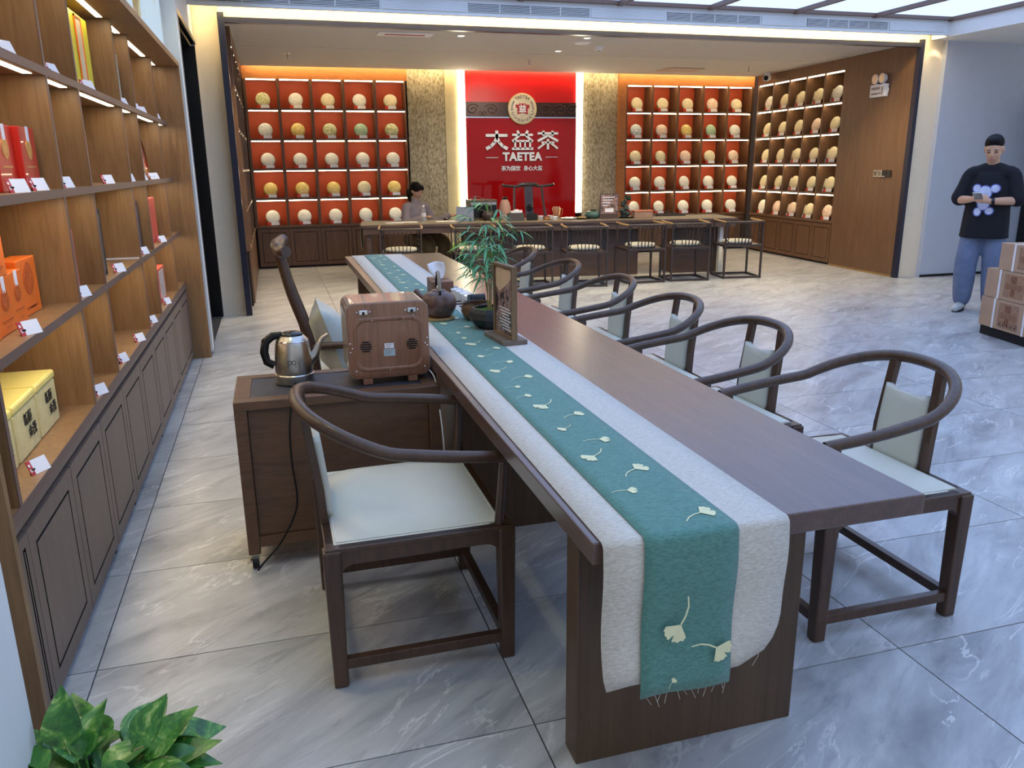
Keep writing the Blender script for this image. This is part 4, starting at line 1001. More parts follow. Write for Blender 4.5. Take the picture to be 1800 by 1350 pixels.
# ================================================================== THINGS ON THE LONG TABLE
TZ = .7595; TT = .7505
t = thing('tissue_box', 'brown leather tissue box with a white tissue pulled up', 'tissue box', (.90, 4.56, .7545), -.06)
M['tan'] = plain('brown_leather', S(120,82,62), .45, var=.1)
bx = B().box(-.062, .062, -.115, .115, 0, .092).obj('box_body', M['tan'], t, bevel=.004)
B().box(-.05, .05, -.004, .004, .0915, .0935).obj('slot', M['black'], bx)
b = B(); rows = []
for i in range(9):
    f = i/8; row = []
    for j in range(9):
        g = -1+2*j/8; w_ = .014+.040*math.sin(min(1, f*1.25)*PI/2)*(1-.15*f)
        row.append((g*w_-.022*f, .012*math.sin(g*3+f*2)*f+.018*f, .09+.105*f*(1-.12*abs(g-.3))))
    rows.append(row)
o = b.loft(rows, False, False).obj('tissue', M['paper'], t, smooth=80); md = o.modifiers.new('thick', 'SOLIDIFY'); md.thickness = .001
# iron teapot on coaster
t = thing('coaster', 'round woven straw coaster under the brown teapot', 'coaster', (.742, 3.80, TZ))
b = B()
for r in (.012, .024, .036, .048, .060, .070): b.tube([(r*math.cos(a*PI/14), r*math.sin(a*PI/14), .004) for a in range(29)], .006, 6)
b.obj('woven_ring', plain('straw', S(176,146,96), .8, var=.15, nscale=40), t, smooth=60)
t = thing('teapot', 'round brown stoneware teapot with a wrapped overhead handle', 'teapot', (.742, 3.80, TZ+.011))
M['brownpot'] = plain('brown_stoneware', S(104,80,74), .28, metal=.35, var=.15, nscale=10)
B().lathe([(0, 0), (.048, 0), (.066, .012), (.083, .045), (.086, .070), (.078, .098), (.058, .116), (.040, .122), (.034, .123), (0, .124)], 36, cap=False).obj('pot_body', M['brownpot'], t, smooth=60)
ld = B().lathe([(.038, .122), (.032, .130), (.012, .135), (0, .135)], 24, cap=False).obj('lid', M['brownpot'], t, smooth=60)
B().ell((0, 0, .142), (.011, .011, .011), 12, 8).obj('knob', M['porcelain'], ld, smooth=60)
B().tube(smooth_path([(-.055, .04, .075), (-.085, .065, .10), (-.10, .08, .125)], 4), [.014]*8+[.008], 10).obj('spout', M['brownpot'], t, smooth=60)
hp = smooth_path([(-.004, -.058, .112), (-.006, -.056, .16), (-.004, -.03, .205), (0, 0, .215), (.0, .03, .205), (.0, .056, .16), (.0, .058, .112)], 4)
hd = B().tube(hp, .005, 8).obj('handle', M['black'], t, smooth=60)
B().tube(hp[2:17], .0085, 8).obj('rope_wrap', plain('grey_rope', S(160,152,138), .9, var=.15, nscale=120), hd, smooth=60)
# gaiwan and glass pitcher
t = thing('gaiwan', 'white porcelain lidded bowl behind the teapot', 'gaiwan', (.79, 4.12, TZ))
B().lathe([(.018, 0), (.045, .004), (.05, .010), (.02, .012)], 28, cap=False).obj('saucer', M['porcelain'], t, smooth=50)
B().lathe([(.022, .012), (.03, .018), (.042, .045), (.052, .068), (.049, .068), (.038, .045), (.02, .018), (0, .016)], 28, cap=False).obj('bowl', M['porcelain'], t, smooth=60)
ld = B().lathe([(.044, .062), (.03, .074), (.01, .080), (0, .080)], 28, cap=False).obj('lid', M['porcelain'], t, smooth=60)
B().lathe([(.008, .080), (.012, .092), (.009, .092), (0, .084)], 16, cap=False).obj('knob', M['porcelain'], ld, smooth=60)
t = thing('glass_pitcher', 'clear glass tea pitcher left of the lidded bowl', 'pitcher', (.700, 4.07, TZ))
B().lathe([(0, 0), (.026, 0), (.030, .02), (.027, .055), (.030, .07), (.0285, .07), (.0255, .055), (.028, .02), (.02, .003), (0, .003)], 28, cap=False).obj('body', M['glass'], t, smooth=60)
B().tube([(.030, 0, .06), (.048, .0, .055), (.045, 0, .025), (.030, 0, .02)], .003, 8).obj('handle', M['glass'], t, smooth=60)
B().ell((-.006, 0, .085), (.008, .008, .006), 10, 6).obj('lid_knob', plain('dark_knob', S(80,50,50), .4), t, smooth=60)
tag(B().tube([(.53, 4.02, TZ+.008), (.62, 4.03, TZ+.012), (.68, 4.05, TZ+.010)], [.0035, .002, .002], 8).obj('tea_pick', M['chair_wood'], smooth=60), 'thin dark tea pick lying on the runner by the pitcher', 'tea pick')
# cups with black coasters
for k in range(5):
    x, y = [(.955, 4.485), (.965, 4.40), (.975, 4.315), (.980, 4.23), (.985, 4.145)][k]; w = ORD[k]
    t = thing('cup_coaster', '%s black oval coaster from the tissue box in the cup row' % w, 'coaster', (x-.04, y-.02, TT), 0, 'black coasters')
    B().box(-.028, .028, -.022, .022, 0, .006).obj('tray', M['black_matte'], t, bevel=.002); B().box(-.02, .02, -.015, .015, .006, .0075).obj('inlay', M['black'], t)
    t = thing('tea_cup', '%s white porcelain tea cup from the tissue box in the row' % w, 'cup', (x, y, TT), 0, 'white tea cups')
    cb = B().lathe([(.022, 0), (.023, .006), (.030, .030), (.038, .058), (.036, .058), (.028, .032), (.016, .008), (0, .007)], 24, cap=False).obj('cup_body', M['porcelain'], t, smooth=60)
    B().lathe([(.0, -.001), (.020, -.001), (.022, .002)], 20, cap=False).obj('foot_ring', M['porcelain'], t)
t = thing('coaster_rack', 'ribbed black rack holding a roll of coasters', 'coaster rack', (.985, 4.03, TT))
rb = B().box(-.05, .05, -.03, .03, 0, .035).obj('rack_base', M['black_matte'], t, bevel=.003)
for k in range(7): B().cyl((-.042+k*.013, 0, .055), (-.034+k*.013, 0, .055), .028, seg=18).obj('coaster_disc', M['black'], t, smooth=40)
t = thing('waste_bowl', 'speckled brown stoneware bowl behind the planter', 'bowl', (.915, 3.74, TT))
B().lathe([(.04, 0), (.065, .02), (.077, .05), (.070, .078), (.062, .088), (.058, .088), (.064, .072), (.070, .05), (.055, .02), (0, .01)], 32, cap=False).obj('bowl_body', plain('speckled_stoneware', S(112,84,60), .35, var=.3, nscale=22), t, smooth=60)
B().lathe([(.058, .084), (.064, .092), (.068, .084)], 32, cap=False).obj('rim', plain('dark_glaze', S(66,46,36), .25), t, smooth=60)
# bamboo planter
pl = thing('bamboo_planter', 'faceted black bowl planted with a slender green bamboo', 'plant', (.93, 3.52, .7545))
prof = [(.055, 0), (.085, .018), (.108, .05), (.100, .078), (.088, .095), (.082, .095), (.09, .076), (.09, .06), (0, .06)]
B().lathe(prof, 9, cap=False).obj('pot', plain('black_ceramic', S(40,40,40), .5, var=.1), pl, bevel=0)
B().lathe([(0, .078), (.06, .080), (.086, .078)], 20, cap=False).obj('gravel', plain('gravel', S(170,160,140), .9, var=.4, nscale=120, bstr=.9, bscale=150), pl)
mo = B()
for k in range(16):
    a = random.uniform(0, 2*PI); r = random.uniform(.02, .07); mo.ell((r*math.cos(a), r*math.sin(a), .082), (random.uniform(.008, .022), random.uniform(.008, .018), .008), 8, 6)
mo.obj('moss', plain('moss', S(84,120,46), .9, var=.35, nscale=60), pl, smooth=60)
M['bamboo_stem'] = plain('bamboo_stem', S(150,140,84), .5, var=.15); M['bamboo_leaf'] = plain('bamboo_leaf', S(104,172,122), .5, var=.25, nscale=14); M['bamboo_leaf2'] = plain('young_bamboo_leaf', S(146,200,96), .5, var=.2)
def blade(L, w, bend):
    b = B(); rows = []
    for k in range(6):
        f = k/5; ww = w*math.sin(PI*min(1, .08+f*.92))**.8*(1-.25*f)
        x = L*f; z = -bend*f*f*L
        rows.append([(x, -ww, z+.15*ww), (x, 0, z-.1*ww), (x, ww, z+.15*ww)])
    return b.loft(rows, False, False)
lm_ = [blade(.085, .0065, .35).mesh('leaf', M['bamboo_leaf'], smooth=60), blade(.07, .0055, .6).mesh('leaf', M['bamboo_leaf'], smooth=60), blade(.10, .009, .3).mesh('leaf', M['bamboo_leaf2'], smooth=60)]
rd = random.Random(3)
stems = [((0, 0), (.01, .005), .50), ((-.012, .01), (-.03, .0), .42), ((.012, -.008), (.055, .01), .36), ((.0, .015), (-.01, .03), .30), ((-.01, -.01), (-.055, -.01), .26)]
nl = 0
for (bx_, by_), (tx, ty), h in stems:
    pts = smooth_path([(bx_, by_, .07), (bx_+(tx-bx_)*.25, by_+(ty-by_)*.25, .07+h*.4), (bx_+(tx-bx_)*.6, by_+(ty-by_)*.6, .07+h*.75), (bx_+tx*1.1, by_+ty*1.1, .07+h)], 4)
    sob = B().tube(pts, [.0032-.0016*i/len(pts) for i in range(len(pts))], 6).obj('stem', M['bamboo_stem'], pl, smooth=60)
    for lev in range(9):
        f = .34+.66*lev/8; idx = min(len(pts)-1, int(f*(len(pts)-1))); p = pts[idx]
        nb = 2 if lev < 8 else 1
        for q_ in range(nb):
            az = rd.uniform(0, 2*PI); Lb = rd.uniform(.02, .085)*(1 if lev > 1 else .6)
            tip = p+Vector((math.cos(az)*Lb, math.sin(az)*Lb, Lb*.35))
            B().tube([p, tip], [.0012, .0008], 4).obj('twig', M['bamboo_stem'], sob)
            for k in range(3):
                aa = az+(k-1)*.75+rd.uniform(-.2, .2); i_ = 2 if (lev >= 7 and rd.random() < .6) else rd.randint(0, 1)
                s_ = rd.uniform(.75, 1.15)
                inst('leaf', lm_[i_], pl, tip, (rd.uniform(-.4, .4), rd.uniform(-.35, .55), aa), (s_, s_, s_)); nl += 1
# menu stand
mn = thing('menu_stand', 'wooden frame menu stand with printed sheet in front of the planter', 'menu stand', (.915, 3.235, .7545), .10)
M['oak_frame'] = wood('oak_frame', S(112,86,58), S(142,112,78), (12, 12, 2), .5)
B().box(-.055, .055, -.115, .115, 0, .020).obj('base', wood('grey_oak', S(104,88,74), S(130,112,96), (1, 12, 12), .5), mn, bevel=.002)
fr = B().box(-.012, .012, -.11, -.098, .02, .325).box(-.012, .012, .098, .11, .02, .325).box(-.012, .012, -.098, .098, .313, .325).box(-.012, .012, -.098, .098, .02, .03).obj('frame', M['oak_frame'], mn, bevel=.0015)
mp_, ntp, bsp = nm('menu_print'); vv = coords(ntp, (1, 1, 1))
link(ntp, ramp(ntp, noise(ntp, vv, 26, 4, .6, .8), [(.36, S(40,34,36)), (.46, S(92,66,60)), (.52, S(170,150,140)), (.60, S(120,44,40)), (.68, S(200,180,150))]), bsp.inputs['Base Color']); bsp.inputs['Roughness'].default_value = .3
sh = B().box(-.004, .004, -.098, .098, .03, .313).obj('printed_sheet', mp_, mn)
B().prism([(-.09, .28), (-.05, .25), (.05, .205), (.09, .225), (.09, .305), (-.09, .305)], 'x', -.0048, .0048).obj('pale_print', plain('kraft_print', S(214,186,150), .5, var=.1), sh)
B().box(.013, .045, .04, .112, .02, .065).obj('card_holder', M['black'], mn)
for k in range(8): B().box(-.0047, .0047, -.075+.01*(k % 3), .02+.012*(k % 4), .05+.0125*k, .054+.0125*k).obj('text_line', M['paper'], sh)
# ================================================================== BAR COUNTER IN THE HALL (local x along the bar, y towards the back wall)
BR = -math.radians(8.0); BL = Vector((1.07, 10.45, 0)); BZ = .755
BM = Matrix.Translation(BL) @ Matrix.Rotation(BR, 4, 'Z')
def bp(u, v, z=BZ): return tuple(BM @ Vector((u, v, z)))
LEN, DEP = 5.05, .92
bar = thing('tea_bar', 'long dark wood tea bar across the hall behind a row of chairs', 'bar', tuple(BL), BR)
B().box(0, LEN, 0, DEP, BZ-.035, BZ).obj('bar_top', M['bar_wood'], bar, bevel=.003)
B().box(.02, LEN-.02, .015, .045, BZ-.115, BZ-.035).obj('apron', M['bar_wood'], bar)
B().box(.06, .12, .05, DEP-.05, 0, BZ-.035).obj('end_panel', M['bar_wood'], bar)
B().box(1.35, 3.72, .22, .62, 0, BZ-.115).obj('pedestal', M['bar_wood'], bar)
B().box(4.22, 4.92, .25, .70, 0, BZ-.115).obj('pedestal', M['bar_wood'], bar)
B().box(4.85, 4.90, .12, .2, 0, BZ-.115).obj('post', M['white_wall'], bar)
M['olive_cloth'] = cloth_mat('olive_runner', S(132,118,84), S(108,96,66), 120)
b = B().box(-.016, LEN+.01, .10, DEP-.06, BZ+.0005, BZ+.003).box(-.018, -.012, .10, DEP-.06, .44, BZ+.003)
b.v = [tuple(BM @ Vector(p)) for p in b.v]
tag(b.obj('bar_runner', M['olive_cloth']), 'olive cloth runner on the bar hanging over its left end', 'runner')
# ---------- bar chairs, seen from behind (local back = -y side, front = +y)
def make_bar_chair():
    t = thing('bar_chair'); W = M['bar_chair']; hw, hd, sz = .262, .235, .435
    for sx in (-1, 1):
        for sy in (-1, 1):
            B().bar((sx*(hw-.012), sy*(hd-.012), 0), (sx*(hw-.012), sy*(hd-.012), sz), .022, .022, (1,0,0), .026, .026).obj('leg', W, t)
    for s in (-1, 1):
        B().box(-hw, hw, s*(hd-.012)-.011, s*(hd-.012)+.011, .004, .028).obj('floor_rail', W, t)
        B().box(s*(hw-.012)-.011, s*(hw-.012)+.011, -hd, hd, .004, .028).obj('floor_rail', W, t)
    B().box(-hw, hw, -hd, hd, sz-.022, sz+.006).obj('seat_frame', W, t, bevel=.003)
    B().lathe([(0, .0), (.90, .0), (1.0, .018), (1.0, .034), (.92, .050), (.5, .056), (0, .056)], 28, (0, 0, sz+.006), cap=False, sx=.20, sy=.19).obj('cushion', M['cushion_grey'], t, smooth=60)
    zr = .735
    B().tube(smooth_path([(-hw+.01, -hd+.0, zr), (-.12, -hd-.025, zr), (.12, -hd-.025, zr), (hw-.01, -hd, zr)], 5), .015, 8).obj('back_rail', W, t, smooth=50)
    for s in (-1, 1):
        B().tube([(s*(hw-.01), -hd-.005, zr), (s*(hw+.005), .0, zr+.006), (s*(hw-.005), hd-.05, zr+.012)], .013, 8).obj('arm', M['gilt'], t, smooth=50)
        B().bar((s*(hw-.012), -hd+.012, sz), (s*(hw-.012), -hd+.004, zr), .020, .020).obj('back_post', W, t)
        B().bar((s*(hw-.012), hd-.06, sz), (s*(hw-.008), hd-.06, zr), .018, .018).obj('arm_post', W, t)
        chn = B()
        for k in range(5):
            zc = sz+.035+k*.055
            chn.tube([(s*(hw-.045)+.016*math.cos(a*PI/6), -hd+.03, zc+.026*math.sin(a*PI/6)) for a in range(13)], .0055, 6)
        chn.obj('carved_chain', M['black'], t, smooth=50)
    for k in range(6):
        x = -.125+.05*k
        B().tube(smooth_path([(x*.86, -hd+.03, sz), (x, -hd-.0, sz+.16), (x*1.02, -hd-.022, zr)], 3), .0085, 6, flat=.7).obj('spindle', W, t, smooth=50)
    return t
bc0 = make_bar_chair()
bch = [(1.52, 10.13, -.16, 'leftmost bar chair, in front of the woman'), (2.40, 9.93, -.10, 'second bar chair from the left, beside the tall bamboo'), (3.08, 9.72, -.12, 'third bar chair from the left, behind the bamboo leaves'),
       (3.73, 9.50, -.18, 'fourth bar chair from the left, below the red wall'), (4.53, 9.55, -.05, 'fifth bar chair from the left, overlapping the next one'), (5.16, 9.53, -.14, 'sixth bar chair from the left, in front of the bar gap'), (5.93, 9.52, -.16, 'rightmost bar chair, standing clear at the bar end')]
for k, (x, y, a, lb) in enumerate(bch):
    o = bc0 if k == 0 else copy_tree(bc0); o.location = (x, y, 0); o.rotation_euler = (0, 0, a)
    tag(o, 'dark spindle back '+lb, 'chair', 'bar chairs')
# yoke back chair behind the bar, facing the camera
yb = thing('yoke_back_chair', 'large dark yoke back chair with round emblem behind the bar', 'chair', (3.72, 11.42, 0), -PI/2)
yoke_chair(yb, .30, .46, 1.17, True)

# ---------- things on the bar
def on_bar(name, lab, cat, u, v, rz=0, grp=None): return thing(name, lab, cat, bp(u, v, BZ+.0035), BR+rz, grp)
# water bottle
t = on_bar('water_bottle', 'clear plastic water bottle with white cap before the woman', 'bottle', .81, .35)
B().lathe([(0, 0), (.031, 0), (.033, .01), (.031, .05), (.033, .07), (.031, .09), (.033, .11), (.031, .14), (.026, .165), (.014, .19), (.013, .20), (0, .20)], 20, cap=False).obj('bottle_body', plain('clear_plastic', S(240,244,248), .1, trans=.85, var=0, ior=1.2), t, smooth=50)
B().lathe([(0, .225), (.015, .225), (.016, .2), (0, .2)], 16, cap=False).obj('cap', M['paper'], t, smooth=40)
B().lathe([(.0335, .075), (.0335, .125)], 20, cap=False).obj('label', plain('bottle_label', S(200,196,200), .4, var=.5, nscale=60), t)
# tablet with kickstand, its back to the camera
t = on_bar('tablet', 'slate blue tablet with kickstand and keyboard, back to the camera', 'tablet', 1.36, .36, -.08)
M['slate'] = plain('slate_blue_cover', S(104,112,136), .5, var=.04)
R_ = Matrix.Rotation(-.32, 4, 'X')
B().box(-.115, .115, -.005, .005, .0, .20).xf(R_).obj('tablet_body', M['slate'], t, bevel=.002)
R2 = Matrix.Rotation(.30, 4, 'X')
B().box(-.115, .115, -.002, .002, -.10, 0).xf(Matrix.Translation((0, .030, .095)) @ R2 @ Matrix.Translation((0, -.0, 0))).obj('kickstand', plain('pale_slate_flap', S(126,138,170), .5), t)
B().ell((.0, -.002, .05), (.012, .003, .014), 12, 8).obj('badge', M['gilt'], t)
B().box(-.115, .115, .04, .20, .0, .006).obj('keyboard', M['black'], t)
for k, (u, v, w, h, rz, lb) in enumerate(((.42, .35, .22, .18, .2, 'loose white sheets at the left end of the bar'), (.62, .42, .21, .16, -.15, 'stack of white papers beside the water bottle'), (1.12, .45, .30, .20, .05, 'flat white papers before the woman'))):
    t = on_bar('paper_sheets', lb, 'paper', u, v, rz, 'papers on the bar')
    for q_ in range(3): B().box(-w/2, w/2, -h/2, h/2, .0015*q_, .0015*q_+.0012).xf(Matrix.Rotation(.15*q_, 4, 'Z')).obj('sheet', M['paper'], t)
t = on_bar('computer_mouse', 'black computer mouse under the right hand of the woman', 'mouse', 1.12, .72)
B().ell((0, 0, .012), (.03, .05, .018), 16, 8).obj('mouse_body', M['black'], t, smooth=60); B().box(-.002, .002, .01, .04, .026, .031).obj('wheel', M['steel'], t)
t = on_bar('cup_steriliser', 'brown box steriliser with dark glass front standing on the bar', 'steriliser', 1.62, .70, .05)
B().box(-.20, .20, -.12, .14, .0, .27).obj('shell', M['cart_wood'], t, bevel=.012); B().box(-.165, .185, -.125, -.119, .03, .235).obj('glass_door', M['black'], t); B().box(-.165, .185, -.127, -.124, .20, .235).obj('panel', M['steel'], t)
t = on_bar('teapot', 'dark round clay teapot on the bar beside the steriliser', 'teapot', 1.68, .44)
B().lathe([(0, 0), (.05, 0), (.08, .03), (.088, .07), (.07, .11), (.04, .125), (0, .128)], 24, cap=False).obj('pot_body', plain('dark_clay', S(58,46,50), .35), t, smooth=60)
B().tube(smooth_path([(-.05, 0, .11), (-.05, 0, .17), (0, 0, .20), (.05, 0, .17), (.05, 0, .11)], 4), .007, 8).obj('handle', M['black'], t, smooth=60); B().ell((0, 0, .135), (.014, .014, .012), 10, 6).obj('knob', M['gilt'], t, smooth=60)
t = on_bar('tall_jar', 'beige rounded jar with a dark stopper behind the bamboo', 'jar', 1.94, .66)
B().lathe([(0, 0), (.06, 0), (.078, .07), (.08, .16), (.06, .23), (.036, .265), (0, .27)], 24, cap=False).obj('jar_body', plain('beige_jar', S(188,148,130), .5), t, smooth=60); B().ell((0, 0, .278), (.036, .036, .028), 14, 8).obj('stopper', M['black'], t, smooth=60)
t = on_bar('tissue_box', 'white tissue packet standing on the bar right of the bamboo', 'tissue box', 2.07, .46)
B().hexa([(-.075, -.04, 0), (.065, -.04, 0), (.065, .04, 0), (-.075, .04, 0)], [(-.08, -.045, .12), (.078, -.045, .13), (.078, .045, .13), (-.08, .045, .12)]).obj('packet', M['paper'], t, bevel=.004); B().box(-.03, .03, -.003, .003, .125, .14).obj('tissue', M['paper'], t)
t = on_bar('black_box', 'low black box before the yoke back chair on the bar', 'box', 2.26, .32)
B().box(-.07, .07, -.05, .05, 0, .085).obj('box_body', M['black_matte'], t, bevel=.003); B().box(-.06, .06, -.04, .04, .085, .09).obj('lid', M['black'], t)
t = on_bar('grey_box', 'long dark grey box left of the low black box on the bar', 'box', 2.03, .28)
B().box(-.11, .11, -.05, .05, 0, .095).obj('box_body', plain('dark_grey_card', S(74,70,70), .6), t, bevel=.003); B().box(-.108, .108, -.048, .048, .095, .1).obj('lid', M['black_matte'], t)
for k, (u, v, lb) in enumerate(((2.40, .42, 'white porcelain cup right of the low black box'), (2.54, .48, 'white porcelain cup beside the red tea box'), (2.56, .26, 'white tea cup under the glass server'))):
    t = on_bar('tea_cup', lb, 'cup', u, v, 0, 'cups on the bar')
    B().lathe([(.025, 0), (.03, .01), (.045, .05), (.042, .05), (.026, .012), (0, .01)], 20, cap=False).obj('cup_body', M['porcelain'], t, smooth=60); B().lathe([(.0, -.001), (.022, -.001), (.025, .004)], 16, cap=False).obj('foot_ring', M['porcelain'], t)
t = on_bar('tea_box', 'small reddish brown tea box between the white cups', 'box', 2.47, .36)
B().box(-.04, .04, -.03, .03, 0, .045).obj('box_body', plain('reddish_card', S(120,50,40), .5), t, bevel=.002); B().box(-.03, .03, -.0305, -.03, .01, .035).obj('print', M['gold'], t)
t = on_bar('glass_server', 'clear glass tea server with amber edges beside the plates', 'glass server', 2.62, .44)
B().lathe([(0, 0), (.03, 0), (.035, .03), (.05, .08), (.058, .14), (.045, .17), (.043, .17), (.055, .14), (.047, .08), (.03, .004), (0, .004)], 24, cap=False).obj('body', plain('amber_glass', S(250,226,190), .05, trans=.9, var=0), t, smooth=60)
B().tube([(.05, 0, .15), (.085, 0, .13), (.075, 0, .06), (.045, 0, .05)], .004, 8).obj('handle', M['gilt'], t, smooth=60)
for k, (u, m_, lb) in enumerate(((2.78, M['porcelain'], 'white plate with small snacks on the bar'), (2.96, M['black'], 'black plate with orange slices on the bar'))):
    t = on_bar('snack_plate', lb, 'plate', u, .36, 0, 'plates on the bar')
    B().lathe([(0, 0), (.07, 0), (.11, .018), (.108, .022), (.068, .006), (0, .006)], 28, cap=False).obj('plate_disc', m_, t, smooth=50)
    for q_ in range(7):
        a = q_*.9; B().ell((.05*math.cos(a), .04*math.sin(a), .02), (.02, .016, .014), 8, 6).obj('snack', M['gilt'] if k else M['porcelain'], t, smooth=60)
t = on_bar('green_bowl', 'squat green glazed lidded bowl right of the plates', 'bowl', 3.12, .40)
B().lathe([(.06, 0), (.10, .02), (.118, .055), (.10, .09), (.06, .105), (0, .105)], 28, cap=False).obj('bowl_body', plain('green_glaze', S(70,100,94), .3, var=.2), t, smooth=60); B().lathe([(.035, .105), (.04, .12), (.0, .122)], 20, cap=False).obj('rim', M['black_matte'], t, smooth=60)
t = on_bar('menu_board', 'dark framed printed menu board standing on the bar', 'menu board', 3.32, .30, .06)
B().box(-.135, .135, -.01, .01, .0, .335).obj('frame', M['bar_wood'], t, bevel=.003); B().box(-.122, .122, -.0125, -.010, .07, .322).obj('printed_sheet', mp_, t)
for k in range(4): B().box(-.10, .07-.03*k, -.0135, -.0125, .28-.035*k, .292-.035*k).obj('text_line', M['paper'], t)
B().box(-.06, .06, -.0135, -.0125, .09, .14).obj('picture', M['paper'], t)
t = on_bar('rock_sculpture', 'dark miniature rock with a small pine on an oval tray', 'sculpture', 3.58, .36)
B().lathe([(0, 0), (.11, 0), (.13, .018), (.11, .02), (0, .012)], 24, cap=False, sy=.6).obj('tray', M['black'], t, smooth=50)
rk = B(); rr_ = random.Random(5)
for k in range(9): rk.ell((-.03+.05*math.sin(k*1.7)*(1-k/12), .02*math.cos(k), .03+.025*k), (.055-.004*k, .04, .035), 10, 7)
rk.obj('rock', plain('dark_rock', S(52,60,56), .6, var=.4, nscale=30, bstr=.8, bscale=40), t)
pn = B()
for k in range(10): a = k*.63; pn.ell((.02+.03*math.cos(a), .02*math.sin(a), .27+.02*math.sin(k*2)), (.016, .014, .022), 8, 6)
pn.obj('pine', plain('dark_pine', S(36,52,34), .8, var=.3), t)
t = on_bar('wooden_box', 'thick pinkish wooden box right of the rock sculpture', 'box', 3.80, .34)
b = B().box(-.13, .13, -.08, .08, 0, .085).obj('box_body', plain('pale_wood_box', S(150,120,100), .55, var=.1), t, bevel=.004); B().box(-.135, .135, -.085, .085, .085, .105).obj('lid', plain('orange_lid', S(186,110,78), .5), t, bevel=.004)
# low potted plant behind the bar between the chairs
t = thing('potted_plant', 'small green leafed potted plant on the floor behind the bar', 'plant', (2.62, 11.9, 0))
B().lathe([(0, 0), (.10, 0), (.13, .2), (.12, .2), (0, .19)], 20, cap=False).obj('pot', M['black_matte'], t, smooth=40)
hl_me = blade(.22, .06, .5).mesh('leaf', plain('fresh_green_leaf', S(120,180,40), .45, var=.2), smooth=60)
for k in range(9): inst('leaf', hl_me, t, (0, 0, .22+.02*k), (0, -.6+.08*k, k*2.4), (1, 1, 1))

t = on_bar('serving_tray', 'shallow dark tray with an arched handle at the right of the bar', 'tray', 4.30, .70)
B().box(-.22, .22, -.10, .10, 0, .012).box(-.22, .22, -.10, -.092, .012, .03).box(-.22, .22, .092, .10, .012, .03).box(-.22, -.212, -.092, .092, .012, .03).box(.212, .22, -.092, .092, .012, .03).obj('tray_base', M['bar_chair'], t)
B().tube(smooth_path([(-.06, 0, .012), (-.05, 0, .05), (0, 0, .07), (.05, 0, .05), (.06, 0, .012)], 4), .006, 8).obj('handle', M['black'], t, smooth=60)
# ================================================================== CARTONS ON A PLINTH
CR = math.radians(-13)
pb = thing('display_plinth', 'low black plinth under the stacked cartons', 'plinth', (6.13, 5.16, 0), CR)
B().box(-.27, .33, -.42, .30, 0, .085).obj('plinth_body', M['black_matte'], pb, bevel=.003); B().box(-.26, .32, -.41, .29, .0, .012).obj('plinth_foot', M['black'], pb)
M['carton'] = plain('brown_cardboard', S(178,146,118), .8, var=.06, nscale=6); M['carton_print'] = plain('brown_carton_ink', S(158,120,94), .8, var=.2, nscale=40); M['strap'] = plain('white_strap', S(232,228,228), .45)
M['carton_dark'] = plain('dark_carton_ink', S(132,86,62), .8, var=.3, nscale=50)
def carton(lab, y0, y1, z0, h, k):
    t = thing('carton', lab, 'carton', tuple(pb.matrix_basis @ Vector((0, 0, z0))) if False else (6.13, 5.16, z0), CR, 'strapped tea cartons')
    x0, x1 = -.30, .28
    bd = B().box(x0, x1, y0, y1, 0, h-.003).obj('box_body', M['carton'], t, bevel=.004)
    for yy in (y0+.20*(y1-y0), y0+.74*(y1-y0)):
        B().box(x0-.0025, x1+.0025, yy-.011, yy+.011, -.0, h).obj('strap', M['strap'], t)
    ym = y0+.47*(y1-y0)
    B().box(x0-.0012, x0, ym-.12, ym+.13, h*.12, h*.9).obj('faded_print', M['carton_print'], bd)
    B().box(x0-.0022, x0-.001, ym-.02, ym+.05, h*.62, h*.85).obj('stamp', M['carton_dark'], bd)
    B().ell((x0-.001, ym+.015, h*.30), (.0012, .03, .035), 14, 8).obj('stamp', M['carton_dark'], bd)
    for q_ in range(6): B().box(x0-.0022, x0-.001, ym-.10, ym+.11, h*(.40+.035*q_), h*(.40+.035*q_)+.003).obj('print_line', M['carton_dark'], bd)
    if k == 0:
        for q_ in range(5):
            yc_ = ym-.10+.05*q_
            B().box(x0-.0024, x0-.001, yc_-.021, yc_+.021, h*.10, h*.105).box(x0-.0024, x0-.001, yc_-.021, yc_+.021, h*.285, h*.29).box(x0-.0024, x0-.001, yc_-.0225, yc_-.0205, h*.10, h*.29).box(x0-.0024, x0-.001, yc_-.005, yc_+.005, h*.15, h*.24).obj('handling_mark', M['ink'], bd)
carton('bottom strapped brown carton of the stack of three', -.42, .29, .0852, .255, 0)
carton('middle strapped brown carton of the stack of three', -.44, .27, .3405, .245, 1)
carton('top strapped brown carton of the stack of three', -.56, .13, .586, .225, 2)

